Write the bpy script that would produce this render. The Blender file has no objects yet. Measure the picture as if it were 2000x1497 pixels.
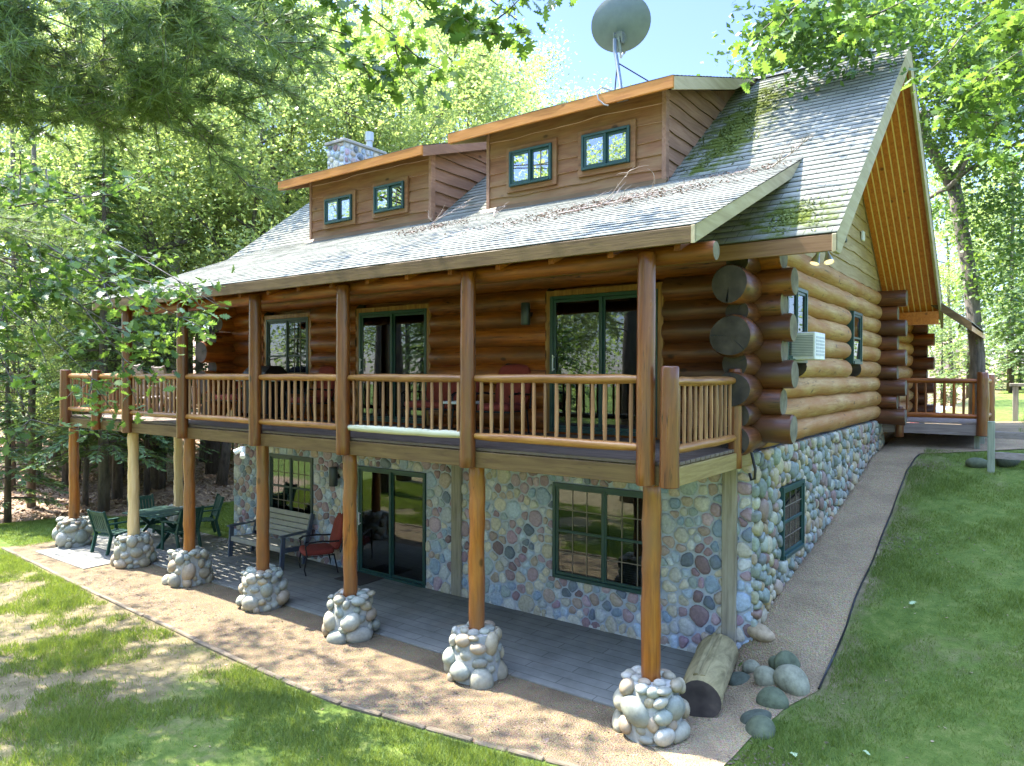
import bpy, math, random
import numpy as np
from mathutils import Vector, Matrix
R = math.radians
sc = bpy.context.scene
COL = sc.collection
# ---------------------------------------------------------------- camera, sky, sun, exposure
CAM = np.array([3.0535, -9.5579, 3.9005])
cam_d = bpy.data.cameras.new('camera'); cam = bpy.data.objects.new('camera', cam_d); COL.objects.link(cam)
cam_d.sensor_fit = 'HORIZONTAL'; cam_d.sensor_width = 36.0
cam_d.lens = 1401.5 / 2000 * 36.0
cam_d.clip_start = 0.05; cam_d.clip_end = 600
def cam_axes(yaw=.635248, pitch=-.010694, roll=.002791):
    cy, sy, cp, sp = math.cos(yaw), math.sin(yaw), math.cos(pitch), math.sin(pitch)
    f = Vector((-sy*cp, cy*cp, sp)); r = Vector((cy, sy, 0)); u = r.cross(f)
    return r*math.cos(roll)+u*math.sin(roll), u*math.cos(roll)-r*math.sin(roll), f
_r, _u, _f = cam_axes()
M = Matrix((( _r.x, _u.x, -_f.x, CAM[0]), (_r.y, _u.y, -_f.y, CAM[1]), (_r.z, _u.z, -_f.z, CAM[2]), (0,0,0,1)))
cam.matrix_world = M
sc.camera = cam
SUN_FROM = Vector((-.84, -.07, 1.33)).normalized()      # where the sun stands
EL = math.asin(SUN_FROM.z); AZ = math.atan2(SUN_FROM.x, SUN_FROM.y)
world = bpy.data.worlds.new('World'); sc.world = world; world.use_nodes = True
nt = world.node_tree; nt.nodes.clear()
sky = nt.nodes.new('ShaderNodeTexSky'); sky.sky_type = 'NISHITA'; sky.sun_disc = False
sky.sun_elevation = EL; sky.sun_rotation = AZ; sky.air_density = 1.0; sky.dust_density = 0.4; sky.ozone_density = 2.2
bg = nt.nodes.new('ShaderNodeBackground'); bg.inputs['Strength'].default_value = 0.15
wo = nt.nodes.new('ShaderNodeOutputWorld')
tcw = nt.nodes.new('ShaderNodeTexCoord'); sp = nt.nodes.new('ShaderNodeSeparateXYZ'); nt.links.new(tcw.outputs['Generated'], sp.inputs[0])
cr = nt.nodes.new('ShaderNodeValToRGB'); nt.links.new(sp.outputs['Z'], cr.inputs[0])
cr.color_ramp.elements[0].position = .50; cr.color_ramp.elements[0].color = (.235, .233, .305, 1); cr.color_ramp.elements[1].position = .95; cr.color_ramp.elements[1].color = (2.7, 2.42, 2.3, 1)
vt = nt.nodes.new('ShaderNodeVectorMath'); vt.operation = 'MULTIPLY'; nt.links.new(sky.outputs[0], vt.inputs[0]); nt.links.new(cr.outputs[0], vt.inputs[1])
nt.links.new(vt.outputs[0], bg.inputs[0]); nt.links.new(bg.outputs[0], wo.inputs[0])
sun_d = bpy.data.lights.new('sun', 'SUN'); sun_d.energy = 2.45; sun_d.angle = R(0.53); sun_d.color = (1, .95, .86)
sun = bpy.data.objects.new('sun', sun_d); COL.objects.link(sun)
sun.rotation_euler = SUN_FROM.to_track_quat('Z', 'Y').to_euler(); sun.location = (-30, 0, 40)
sc.view_settings.view_transform = 'Standard'; sc.view_settings.look = 'None'
sc.view_settings.exposure = 3.38; sc.view_settings.gamma = 1.0
sc.render.engine = 'CYCLES'
sc.cycles.max_bounces = 10; sc.cycles.diffuse_bounces = 6; sc.cycles.glossy_bounces = 3; sc.cycles.transmission_bounces = 6
sc.cycles.transparent_max_bounces = 8; sc.cycles.caustics_reflective = False; sc.cycles.caustics_refractive = False

# ---------------------------------------------------------------- helpers
class MB:
    """collects shapes for ONE mesh object"""
    def __init__(s): s.v = []; s.f = []; s.m = []; s.c = []; s.col = (0.5, 0.5, 0.5); s.T = None; s.usec = False
    def add(s, vs, fs, m=0):
        o = len(s.v)
        for p in vs:
            p = Vector(p)
            if s.T is not None: p = s.T @ p
            s.v.append(p[:]); s.c.append(s.col)
        for f in fs: s.f.append(tuple(i+o for i in f)); s.m.append(m)
    def box(s, x0, x1, y0, y1, z0, z1, m=0):
        x0, x1 = min(x0, x1), max(x0, x1); y0, y1 = min(y0, y1), max(y0, y1); z0, z1 = min(z0, z1), max(z0, z1)
        s.add([(x0,y0,z0),(x1,y0,z0),(x1,y1,z0),(x0,y1,z0),(x0,y0,z1),(x1,y0,z1),(x1,y1,z1),(x0,y1,z1)],
              [(0,3,2,1),(4,5,6,7),(0,1,5,4),(1,2,6,5),(2,3,7,6),(3,0,4,7)], m)
    def bar(s, p, q, w, h, m=0, up=(0,0,1)):
        """box beam from p to q, w wide, h high"""
        p, q = Vector(p), Vector(q); d = (q-p).normalized(); up = Vector(up)
        a = d.cross(up)
        if a.length < 1e-4: a = d.cross(Vector((1,0,0)))
        a.normalize(); b = a.cross(d).normalized(); a *= w/2; b *= h/2
        s.add([p-a-b, p+a-b, p+a+b, p-a+b, q-a-b, q+a-b, q+a+b, q-a+b],
              [(0,3,2,1),(4,5,6,7),(0,1,5,4),(1,2,6,5),(2,3,7,6),(3,0,4,7)], m)
    def tube(s, pts, rad, seg=10, m=0, cap=None, wob=0, seed=0, ends=True):
        """tapered tube through pts; cap = material of the ends"""
        pts = [Vector(p) for p in pts]; n = len(pts)
        if not hasattr(rad, '__len__'): rad = [rad]*n
        rr = random.Random(seed); ph = [rr.uniform(0, 6.28) for _ in range(4)]
        vs = []; a = None
        for i, p in enumerate(pts):
            t = (pts[min(i+1, n-1)]-pts[max(i-1, 0)]).normalized()
            if a is None:
                a = t.cross(Vector((0,0,1)))
                if a.length < 1e-3: a = t.cross(Vector((1,0,0)))
            a = (a - t*a.dot(t)).normalized(); b = t.cross(a)
            for k in range(seg):
                th = 2*math.pi*k/seg
                w = 1+wob*(math.sin(2*th+ph[0]+i*.9)+.7*math.sin(3*th+ph[1]-i*1.3)+.6*math.sin(i*1.7+ph[2]))
                vs.append(p+(a*math.cos(th)+b*math.sin(th))*rad[i]*w)
        fs = []
        for i in range(n-1):
            for k in range(seg):
                k2 = (k+1) % seg
                fs.append((i*seg+k, i*seg+k2, (i+1)*seg+k2, (i+1)*seg+k))
        s.add(vs, fs, m)
        if ends:
            c = m if cap is None else cap
            o = len(s.v)-n*seg
            s.f.append(tuple(o+k for k in reversed(range(seg)))); s.m.append(c)
            s.f.append(tuple(o+(n-1)*seg+k for k in range(seg))); s.m.append(c)
    def prism(s, poly, d, m=0):
        """polygon (3D points) extruded by vector d"""
        poly = [Vector(p) for p in poly]; d = Vector(d); n = len(poly)
        s.add(poly+[p+d for p in poly], [tuple(reversed(range(n))), tuple(range(n, 2*n))]+[(i, (i+1)%n, n+(i+1)%n, n+i) for i in range(n)], m)
    def blob(s, c, r, seed=0, m=0, rot=0, nu=10, nv=7, lump=.12, tilt=0):
        """rounded stone: lumpy ellipsoid"""
        rr = random.Random(seed); c = Vector(c)
        ds = [(Vector((rr.gauss(0,1), rr.gauss(0,1), rr.gauss(0,1))).normalized(), rr.uniform(-lump, lump)) for _ in range(6)]
        Q = Matrix.Rotation(rot, 3, 'Z') @ Matrix.Rotation(tilt, 3, 'X')
        vs = []; fs = []
        for j in range(nv+1):
            ph = math.pi*j/nv
            for i in range(nu):
                th = 2*math.pi*i/nu
                d = Vector((math.sin(ph)*math.cos(th), math.sin(ph)*math.sin(th), math.cos(ph)))
                k = 1+sum(w*max(0, d.dot(e))**2 for e, w in ds)
                vs.append(c+Q@Vector((d.x*r[0]*k, d.y*r[1]*k, d.z*r[2]*k)))
        for j in range(nv):
            for i in range(nu):
                i2 = (i+1) % nu
                fs.append((j*nu+i, (j+1)*nu+i, (j+1)*nu+i2, j*nu+i2))
        s.add(vs, fs, m)
    def build(s, name, mats, parent=None, smooth=False, bevel=0, loc=None):
        me = bpy.data.meshes.new(name); me.from_pydata(s.v, [], s.f)
        if not isinstance(mats, (list, tuple)): mats = [mats]
        for m in mats: me.materials.append(m)
        if len(mats) > 1: me.polygons.foreach_set('material_index', s.m)
        if s.usec:
            at = me.color_attributes.new('tone', 'FLOAT_COLOR', 'POINT')
            at.data.foreach_set('color', np.array([(c[0], c[1], c[2], 1) for c in s.c], dtype=np.float32).ravel())
        if smooth:
            me.polygons.foreach_set('use_smooth', [True]*len(me.polygons))
            if smooth != 'all': me.set_sharp_from_angle(angle=R(40))
        me.update()
        o = bpy.data.objects.new(name, me); COL.objects.link(o)
        if parent is not None: o.parent = parent
        if loc is not None: o.location = loc
        if bevel:
            b = o.modifiers.new('bevel', 'BEVEL'); b.width = bevel; b.segments = 1; b.limit_method = 'ANGLE'
        return o

def np_mesh(name, V, F, mat, tone=None, parent=None, smooth=False):
    """mesh from arrays; F is (M,k); tone is a per-vertex number"""
    me = bpy.data.meshes.new(name)
    V = np.asarray(V, np.float32).reshape(-1, 3); F = np.asarray(F, np.int32); k = F.shape[1]
    me.vertices.add(len(V)); me.vertices.foreach_set('co', V.ravel())
    me.loops.add(F.size); me.loops.foreach_set('vertex_index', F.ravel())
    me.polygons.add(len(F)); me.polygons.foreach_set('loop_start', np.arange(0, F.size, k, dtype=np.int32))
    if smooth: me.polygons.foreach_set('use_smooth', np.ones(len(F), bool))
    if tone is not None:
        at = me.attributes.new('tone', 'FLOAT', 'POINT'); at.data.foreach_set('value', np.asarray(tone, np.float32).ravel())
    for m in (mat if isinstance(mat, (list, tuple)) else [mat]): me.materials.append(m)
    me.update(calc_edges=True); me.validate()
    o = bpy.data.objects.new(name, me); COL.objects.link(o)
    if parent is not None: o.parent = parent
    return o

def empty(name, loc=(0,0,0), rz=0):
    o = bpy.data.objects.new(name, None); COL.objects.link(o); o.location = loc; o.rotation_euler = (0,0,rz); o.empty_display_size = .2
    return o
def tag(o, label=None, cat=None, group=None, kind=None):
    if label: o['label'] = label
    if cat: o['category'] = cat
    if group: o['group'] = group
    if kind: o['kind'] = kind
    return o
def copy_tree(o, parent=None):
    c = o.copy(); COL.objects.link(c)
    if parent is not None: c.parent = parent
    for ch in [x for x in bpy.data.objects if x.parent == o]: copy_tree(ch, c)
    return c
def sstep(a, b, x):
    t = np.clip((x-a)/(b-a), 0, 1); return t*t*(3-2*t)
rng = np.random.default_rng(7)

# ---------------------------------------------------------------- materials
def new_mat(name):
    m = bpy.data.materials.new(name); m.use_nodes = True
    n = m.node_tree; b = n.nodes['Principled BSDF']
    return m, n, b
def L(n, a, b): n.links.new(a, b)
def node(n, t, **kw):
    x = n.nodes.new(t)
    for k, v in kw.items():
        if hasattr(x, k): setattr(x, k, v)
        else: x.inputs[k].default_value = v
    return x
def ramp(n, fac, stops, interp='LINEAR'):
    r = n.nodes.new('ShaderNodeValToRGB'); cr = r.color_ramp; cr.interpolation = interp
    while len(cr.elements) < len(stops): cr.elements.new(.5)
    for e, (p, c) in zip(cr.elements, stops):
        e.position = p; e.color = (c[0], c[1], c[2], 1) if hasattr(c, '__len__') else (c, c, c, 1)
    L(n, fac, r.inputs[0]); return r.outputs[0]
def mixc(n, fac, a, b, mode='MIX'):
    x = n.nodes.new('ShaderNodeMix'); x.data_type = 'RGBA'; x.blend_type = mode
    for s, v in ((x.inputs[0], fac), (x.inputs[6], a), (x.inputs[7], b)):
        if hasattr(v, 'links'): L(n, v, s)
        elif hasattr(v, '__len__'): s.default_value = (v[0], v[1], v[2], 1)
        else: s.default_value = v
    return x.outputs[2]
def mth(n, op, a, b=None, clamp=False):
    x = n.nodes.new('ShaderNodeMath'); x.operation = op; x.use_clamp = clamp
    for s, v in zip(x.inputs, (a, b)):
        if v is None: continue
        if hasattr(v, 'links'): L(n, v, s)
        else: s.default_value = v
    return x.outputs[0]
def coords(n, scale=(1,1,1), rnd=True):
    tc = n.nodes.new('ShaderNodeTexCoord'); mp = n.nodes.new('ShaderNodeMapping'); mp.inputs['Scale'].default_value = scale
    L(n, tc.outputs['Object'], mp.inputs[0])
    if rnd:
        oi = n.nodes.new('ShaderNodeObjectInfo'); c = n.nodes.new('ShaderNodeCombineXYZ')
        v = mth(n, 'MULTIPLY', oi.outputs['Random'], 37.0)
        for i in range(3): L(n, v, c.inputs[i])
        L(n, c.outputs[0], mp.inputs['Location'])
    return mp.outputs[0]
def noise(n, vec, scale, detail=4, rough=.55, dist=0):
    x = node(n, 'ShaderNodeTexNoise', Scale=scale, Detail=detail, Roughness=rough, Distortion=dist)
    L(n, vec, x.inputs['Vector']); return x.outputs['Fac']
def bump(n, b, h, strength=.3, dist=.02):
    x = node(n, 'ShaderNodeBump', Strength=strength, Distance=dist); L(n, h, x.inputs['Height']); L(n, x.outputs[0], b.inputs['Normal'])
def wood(name, c_dark, c_mid, c_light, axis, rough=.5, knots=True, wear=None, wear_amt=.5, var=.35, coat=0, grain=1.0, checks=0, spec=.4):
    """stained timber; axis = 0/1/2, the way the grain runs"""
    m, n, b = new_mat(name)
    s = [9, 9, 9]; s[axis] = .7
    v = coords(n, s)
    g = noise(n, v, 2.2*grain, 6, .62, .6)
    col = ramp(n, g, [(.28, c_dark), (.5, c_mid), (.72, c_light)])
    v1 = coords(n, (1,1,1))
    if wear is not None:
        s2 = [2.2, 2.2, 2.2]; s2[axis] = .6
        w = noise(n, coords(n, s2), 1.3, 5, .6)
        col = mixc(n, ramp(n, w, [(.5-wear_amt*.35, 0), (.75-wear_amt*.3, 1)]), col, wear)
    if knots:
        s3 = [2.6, 2.6, 2.6]; s3[axis] = 1.5
        vo = node(n, 'ShaderNodeTexVoronoi', Scale=1.0); L(n, coords(n, s3), vo.inputs['Vector'])
        k = ramp(n, vo.outputs['Distance'], [(.055, 1), (.11, 0)])
        col = mixc(n, mth(n, 'MULTIPLY', k, .75), col, tuple(x*.22 for x in c_dark))
    if checks:
        s5 = [11, 11, 11]; s5[axis] = .45
        ck = node(n, 'ShaderNodeTexNoise', Scale=1.0, Detail=3.0, Roughness=.5); L(n, coords(n, s5), ck.inputs['Vector'])
        band = ramp(n, ck.outputs['Fac'], [(.488, 0), (.497, 1), (.503, 1), (.512, 0)])
        gate = ramp(n, noise(n, coords(n, (1.2,1.2,1.2)), 1.4, 2), [(.50, 0), (.60, 1)])
        col = mixc(n, mth(n, 'MULTIPLY', mth(n, 'MULTIPLY', band, gate), checks), col, tuple(x*.3 for x in c_dark))
    oi = n.nodes.new('ShaderNodeObjectInfo')
    br = mth(n, 'ADD', mth(n, 'MULTIPLY', oi.outputs['Random'], var), 1-var*.5)
    col = mixc(n, 1.0, col, br, 'MULTIPLY')
    L(n, col, b.inputs['Base Color'])
    L(n, ramp(n, g, [(.3, rough+.12), (.7, rough-.08)]), b.inputs['Roughness'])
    s4 = [40, 40, 40]; s4[axis] = 2
    bump(n, b, noise(n, coords(n, s4), 1.5, 3), .22, .006)
    b.inputs['Specular IOR Level'].default_value = spec
    if coat: b.inputs['Coat Weight'].default_value = coat; b.inputs['Coat Roughness'].default_value = .25
    return m
def plain(name, c, rough=.5, metal=0, var=.12, scale=6, bmp=.1, spec=.5):
    m, n, b = new_mat(name)
    g = noise(n, coords(n), scale, 5, .6)
    col = ramp(n, g, [(.3, tuple(x*(1-var) for x in c)), (.7, tuple(min(1, x*(1+var)) for x in c))])
    L(n, col, b.inputs['Base Color']); b.inputs['Roughness'].default_value = rough; b.inputs['Metallic'].default_value = metal
    b.inputs['Specular IOR Level'].default_value = spec
    if bmp: bump(n, b, noise(n, coords(n), scale*8, 3), bmp, .004)
    return m
AX = 'xyz'
LOG = [wood('log_stain_'+AX[i], (.085,.018,.003), (.30,.080,.010), (.42,.14,.022), i, .44, coat=.1, wear=(.15,.052,.013), wear_amt=.26, checks=.95, var=.45) for i in range(3)]
LOGDARK = [wood('log_dark_'+AX[i], (.055,.014,.003), (.155,.046,.010), (.24,.082,.02), i, .42, coat=.2, wear=(.085,.035,.014), wear_amt=.4, checks=.9) for i in range(2)]  # darker copy of the log stain: weathering plus shade painted into jutting ends
LOGPALE = wood('log_weathered', (.27,.14,.042), (.42,.265,.095), (.50,.345,.15), 1, .55, wear=(.33,.145,.034), wear_amt=.42, var=.2, checks=.9)
POST = wood('post_stain', (.08,.020,.004), (.165,.048,.009), (.24,.085,.018), 2, .32, coat=.4, var=.25, wear=(.13,.05,.018), wear_amt=.15, checks=.9)
PEELED = wood('peeled_pine', (.50,.32,.13), (.66,.47,.22), (.72,.55,.30), 2, .5, var=.1)
RAILW = [wood('rail_stain_'+AX[i], (.15,.055,.011), (.29,.125,.026), (.39,.20,.05), i, .42, coat=.25, knots=False, checks=.6) for i in range(3)]
GREYRAIL = wood('bare_rail', (.38,.36,.20), (.55,.52,.33), (.64,.62,.42), 0, .6, knots=False)
BALW = wood('baluster_wood', (.14,.055,.022), (.28,.13,.056), (.40,.22,.11), 2, .36, knots=False, var=.45, coat=.3)
FASCIA = wood('fascia_brown', (.075,.040,.012), (.12,.070,.021), (.165,.102,.034), 0, .6, knots=False, var=.1, checks=.5)
FASCIAO = wood('fascia_orange', (.30,.105,.015), (.42,.165,.022), (.50,.22,.045), 0, .5, var=.1)
RAKEW = wood('rake_weathered', (.27,.22,.12), (.36,.30,.17), (.42,.36,.22), 1, .7, knots=False, var=.1, grain=.5)
SIDING = wood('dormer_siding', (.13,.050,.017), (.21,.088,.030), (.28,.135,.05), 0, .6, wear=(.24,.14,.055), wear_amt=.3, var=.1)
SIDINGY = wood('dormer_cheek', (.20,.10,.055), (.31,.17,.10), (.38,.23,.14), 1, .65, wear=(.22,.12,.07), wear_amt=.3, var=.1)
GABLE = wood('gable_siding', (.26,.19,.085), (.38,.29,.145), (.46,.37,.20), 1, .65, wear=(.30,.22,.10), wear_amt=.3, var=.1)
SOFFIT = wood('soffit_pine', (.38,.10,.010), (.54,.165,.019), (.62,.23,.04), 1, .35, var=.1, coat=.3)
DECKW = wood('deck_boards', (.10,.07,.048), (.17,.125,.088), (.23,.175,.13), 0, .7, knots=False)
OLDTIMBER = wood('grey_timber', (.20,.17,.12), (.31,.275,.205), (.40,.36,.28), 2, .8)
DECKGREY = wood('entry_deck_grey', (.15,.115,.095), (.24,.19,.16), (.31,.26,.22), 0, .75, knots=False)
TREATED = wood('treated_timber', (.17,.19,.13), (.27,.29,.20), (.35,.37,.27), 2, .75, knots=False)
PATIOGREEN = wood('green_painted_slats', (.012,.045,.030), (.018,.068,.045), (.035,.10,.07), 2, .45, knots=False, var=.15)
GREYPLASTIC = plain('slate_blue_plastic', (.075,.095,.125), .55)
TANPLASTIC = plain('weathered_tan_plastic', (.30,.285,.24), .6)
REDCLOTH = plain('brick_red_cushion', (.235,.035,.022), .85, bmp=.3, scale=20)
BLACKMETAL = plain('black_metal', (.015,.015,.017), .4, .3)
GREYMETAL = plain('grey_metal', (.20,.23,.24), .45, .6)
DISHGREY = plain('dish_paint', (.115,.15,.135), .5)
WHITEP = plain('white_plastic', (.72,.74,.74), .4)
GREENFRAME = plain('green_window_frame', (.016,.058,.050), .38, var=.2)
GREENDARK = plain('dark_green_frame', (.010,.034,.034), .4, var=.2)
ENDGRAIN, n, b = new_mat('log_end_grain')
v = coords(n); w = node(n, 'ShaderNodeTexNoise', Scale=5.0, Detail=6.0); L(n, v, w.inputs['Vector'])
col = ramp(n, w.outputs['Fac'], [(.3, (.022,.016,.012)), (.6, (.060,.046,.036)), (.8, (.115,.09,.068))]); L(n, col, b.inputs['Base Color'])
b.inputs['Roughness'].default_value = .8; bump(n, b, noise(n, v, 60, 3), .3, .005)
ENDPALE, n, b = new_mat('log_end_pale')
v = coords(n)
col = ramp(n, noise(n, v, 7, 6), [(.3, (.09,.075,.045)), (.6, (.19,.165,.105)), (.8, (.30,.27,.18))]); L(n, col, b.inputs['Base Color']); b.inputs['Roughness'].default_value = .8
bump(n, b, noise(n, v, 60, 3), .3, .005)

def tone_mat(name, rough=.7, bscale=25, bstr=.3, speck=.25, spec=.4):
    """colour comes from the per-stone attribute, with mineral mottling"""
    m, n, b = new_mat(name)
    a = n.nodes.new('ShaderNodeAttribute'); a.attribute_name = 'tone'
    v = coords(n, rnd=False)
    f = ramp(n, noise(n, v, bscale, 5, .65), [(.3, 1-speck), (.7, 1+speck)])
    L(n, mixc(n, 1.0, a.outputs['Color'], f, 'MULTIPLY'), b.inputs['Base Color'])
    b.inputs['Roughness'].default_value = rough; b.inputs['Specular IOR Level'].default_value = spec
    bump(n, b, noise(n, v, bscale*3, 4), bstr, .006)
    return m
STONE = tone_mat('river_stone', .6)
COBBLE = tone_mat('pale_cobble', .55, 18, .2, .18)
ROCK = tone_mat('mossy_boulder', .85, 12, .6, .35)
PIERMORTAR = plain('pier_mortar', (.31,.31,.27), .9, scale=14, var=.2, bmp=.5)
MORTAR = plain('mortar', (.42,.46,.52), .9, scale=14, var=.16, bmp=.5)
def leaf_mat(name, dark, light, trans=.45, gloss=.35, tcol=None):
    m, n, b = new_mat(name)
    a = n.nodes.new('ShaderNodeAttribute'); a.attribute_name = 'tone'
    oi = n.nodes.new('ShaderNodeObjectInfo')
    t = mth(n, 'ADD', a.outputs['Fac'], mth(n, 'MULTIPLY', mth(n, 'SUBTRACT', oi.outputs['Random'], .5), .3))
    col = ramp(n, t, [(0, dark), (1, light)])
    L(n, col, b.inputs['Base Color']); b.inputs['Roughness'].default_value = gloss+.1; b.inputs['Specular IOR Level'].default_value = .5
    tr = n.nodes.new('ShaderNodeBsdfTranslucent')
    L(n, mixc(n, 1.0, col, tcol or (1.5, 1.45, .7), 'MULTIPLY'), tr.inputs['Color'])
    mx = n.nodes.new('ShaderNodeMixShader'); mx.inputs[0].default_value = trans
    L(n, b.outputs[0], mx.inputs[1]); L(n, tr.outputs[0], mx.inputs[2])
    L(n, mx.outputs[0], n.nodes['Material Output'].inputs[0])
    return m
LEAFBG = leaf_mat('broadleaf_foliage', (.16,.23,.075), (.38,.47,.18), .6, .28, (1.25,1.2,.85))
LEAFOAK = leaf_mat('oak_foliage', (.055,.115,.025), (.18,.28,.065), .45, .3, (1.4,1.35,.75))
NEEDLE = leaf_mat('spruce_needles', (.085,.15,.07), (.23,.33,.15), .45, .45)
PINE = leaf_mat('pine_needles', (.085,.14,.06), (.24,.31,.14), .45, .4)
GRASSM = leaf_mat('grass_blade', (.08,.14,.02), (.23,.285,.065), .4, .5)
NEEDLEBROWN = leaf_mat('brown_needles', (.10,.065,.045), (.22,.155,.12), .1, .7, (1,1,1))
MOSSM = leaf_mat('roof_moss', (.05,.075,.012), (.15,.18,.03), .1, .8, (1,1,.8))
LITTER = leaf_mat('dead_leaf', (.17,.10,.055), (.46,.33,.21), .2, .6, (1.1,1,.8))
def bark(name, c1, c2, s=(7,7,1.6), st=.7):
    m, n, b = new_mat(name)
    v = coords(n, s)
    g = noise(n, v, 1.6, 7, .65, .4)
    L(n, ramp(n, g, [(.32, c1), (.66, c2)]), b.inputs['Base Color']); b.inputs['Roughness'].default_value = .9
    bump(n, b, g, st, .05); return m
BARK = bark('grey_brown_bark', (.055,.045,.035), (.20,.175,.145))
BARKD = bark('dark_bark', (.055,.045,.036), (.17,.145,.12))
BIRCH = bark('birch_bark', (.12,.11,.10), (.62,.60,.55), (3,3,9), .3)
EDGEWOOD = wood('border_wood', (.09,.07,.042), (.155,.12,.078), (.21,.17,.115), 0, .85)
OLDLOG = bark('weathered_log', (.13,.10,.038), (.36,.29,.135), (5,1,5), .35)
# shingles
def shingle_mat():
    m, n, b = new_mat('asphalt_shingles')
    tc = n.nodes.new('ShaderNodeTexCoord')
    uv = n.nodes.new('ShaderNodeUVMap'); uv.uv_map = 'uv'
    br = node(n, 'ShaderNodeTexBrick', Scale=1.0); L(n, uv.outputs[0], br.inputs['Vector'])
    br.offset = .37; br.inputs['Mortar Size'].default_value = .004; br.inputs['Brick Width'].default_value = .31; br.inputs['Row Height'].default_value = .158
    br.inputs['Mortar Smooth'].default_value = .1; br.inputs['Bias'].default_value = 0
    br.inputs['Color1'].default_value = (.185,.19,.158,1); br.inputs['Color2'].default_value = (.265,.268,.226,1); br.inputs['Mortar'].default_value = (.07,.078,.07,1)  # dark joints: tab slots, plus shadow lines painted along the course bottoms
    g = noise(n, uv.outputs[0], 260, 2, .7)
    col = mixc(n, 1.0, br.outputs['Color'], ramp(n, g, [(.3, .7), (.7, 1.3)]), 'MULTIPLY')
    st = noise(n, uv.outputs[0], .8, 5, .6)
    col = mixc(n, 1.0, col, ramp(n, st, [(.3, .8), (.7, 1.15)]), 'MULTIPLY')
    # moss grows in patches, more where the 'moss' attribute says so
    at = n.nodes.new('ShaderNodeAttribute'); at.attribute_name = 'moss'
    mn = noise(n, uv.outputs[0], 3.2, 6, .7)
    mk = ramp(n, mth(n, 'MULTIPLY', mn, at.outputs['Fac']), [(.40, 0), (.55, 1)])
    col = mixc(n, mk, col, ramp(n, noise(n, uv.outputs[0], 30, 4), [(.3, (.04,.06,.012)), (.7, (.13,.15,.03))]))
    L(n, col, b.inputs['Base Color']); b.inputs['Roughness'].default_value = .95; b.inputs['Specular IOR Level'].default_value = .08
    bump(n, b, g, .35, .004)
    return m
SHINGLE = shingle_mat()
def glass_mat(name, refl, tint):
    m, n, b = new_mat(name)
    n.nodes.remove(b)
    lw = node(n, 'ShaderNodeLayerWeight', Blend=.35)
    f = mth(n, 'ADD', mth(n, 'MULTIPLY', lw.outputs['Fresnel'], .9), refl, True)
    tr = n.nodes.new('ShaderNodeBsdfTransparent'); tr.inputs[0].default_value = (*tint, 1)
    gl = n.nodes.new('ShaderNodeBsdfGlossy'); gl.inputs['Roughness'].default_value = .012; gl.inputs[0].default_value = (.85,.9,.9,1)
    nb = node(n, 'ShaderNodeBump', Strength=.02, Distance=.02)
    L(n, noise(n, coords(n), 1.6, 2), nb.inputs['Height']); L(n, nb.outputs[0], gl.inputs['Normal'])
    mx = n.nodes.new('ShaderNodeMixShader'); L(n, f, mx.inputs[0]); L(n, tr.outputs[0], mx.inputs[1]); L(n, gl.outputs[0], mx.inputs[2])
    L(n, mx.outputs[0], n.nodes['Material Output'].inputs[0])
    return m
GLASS = glass_mat('window_glass', .055, (.42,.46,.45))
GLASSR = glass_mat('dormer_glass', .5, (.3,.33,.32))
MUNTIN = plain('muntin_tan', (.16,.13,.095), .5)
BLIND = plain('blind_cream', (.42,.38,.31), .7)
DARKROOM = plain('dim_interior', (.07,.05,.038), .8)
# ================================================================ GROUND
SY = [-9, -3.2, -2.4, -1.6, -.8, 0, 1, 2.8, 6, 8, 11, 20, 60]
SZ = [0, 0, .03, .12, .26, .46, .80, 1.08, 1.70, 2.15, 2.4, 2.6, 3.4]
def hz(x, y):
    x = np.asarray(x, float); y = np.asarray(y, float)
    s = np.interp(y, SY, SZ)
    wf = sstep(-.2, .7, x); wb = sstep(-.6, .1, x); k = sstep(-.4, .1, y)
    w = wf*(1-k)+wb*k
    right = s*w + .05*np.maximum(0, x-1.2)*sstep(-4, 0, y)
    west = .035*np.maximum(0, y-7)*sstep(-8, -14, x) + .05*np.maximum(0, -x-19)*sstep(-4, 6, y) + .03*np.maximum(0, y-14)*(1-w)
    far = sstep(-14.5, -19, x)+sstep(12, 20, y)*(x < 0)
    bumps = (.05*np.sin(x*1.3+y*.7)+.04*np.sin(y*1.9-x*.4))*np.clip(far, 0, 1)
    fl = np.where(y < -4.3, .02*np.sin(x*.9)+.015*np.sin(y*1.7+x*.5), 0)
    return right+west+bumps+fl
def axis(parts):
    out = [parts[0][0]]
    for a, b, d in parts:
        n = max(1, int(round((b-a)/d))); out += list(a+(b-a)*np.arange(1, n+1)/n)
    return np.array(out)
def sheet(name, xs, ys, off, mat, attrs=None):
    X, Y = np.meshgrid(xs, ys); Z = hz(X, Y)+off
    V = np.stack([X, Y, Z], -1).reshape(-1, 3); nx = len(xs); ny = len(ys)
    i = np.arange((ny-1)*(nx-1)); r, c = i//(nx-1), i % (nx-1); a = r*nx+c
    F = np.stack([a, a+1, a+nx+1, a+nx], -1)
    o = np_mesh(name, V, F, mat, None, None, True)
    if attrs:
        for k, fn in attrs.items():
            at = o.data.attributes.new(k, 'FLOAT', 'POINT'); at.data.foreach_set('value', fn(V[:,0], V[:,1]).astype(np.float32))
    return o
def forest_w(x, y):
    e = -16.6+1.0*np.sin(y*.55)+.6*np.sin(y*1.3+1)
    w = sstep(0, 1.8, e-x)*sstep(-9, -5, y)
    w2 = sstep(5.2, 7, y+.5*np.sin(x*.8)-.0*x)*sstep(-9.5, -12.4, x)
    w3 = sstep(19, 24, y)*sstep(1.0, -3.0, x)
    return np.clip(w+w2+w3, 0, 1)
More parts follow.
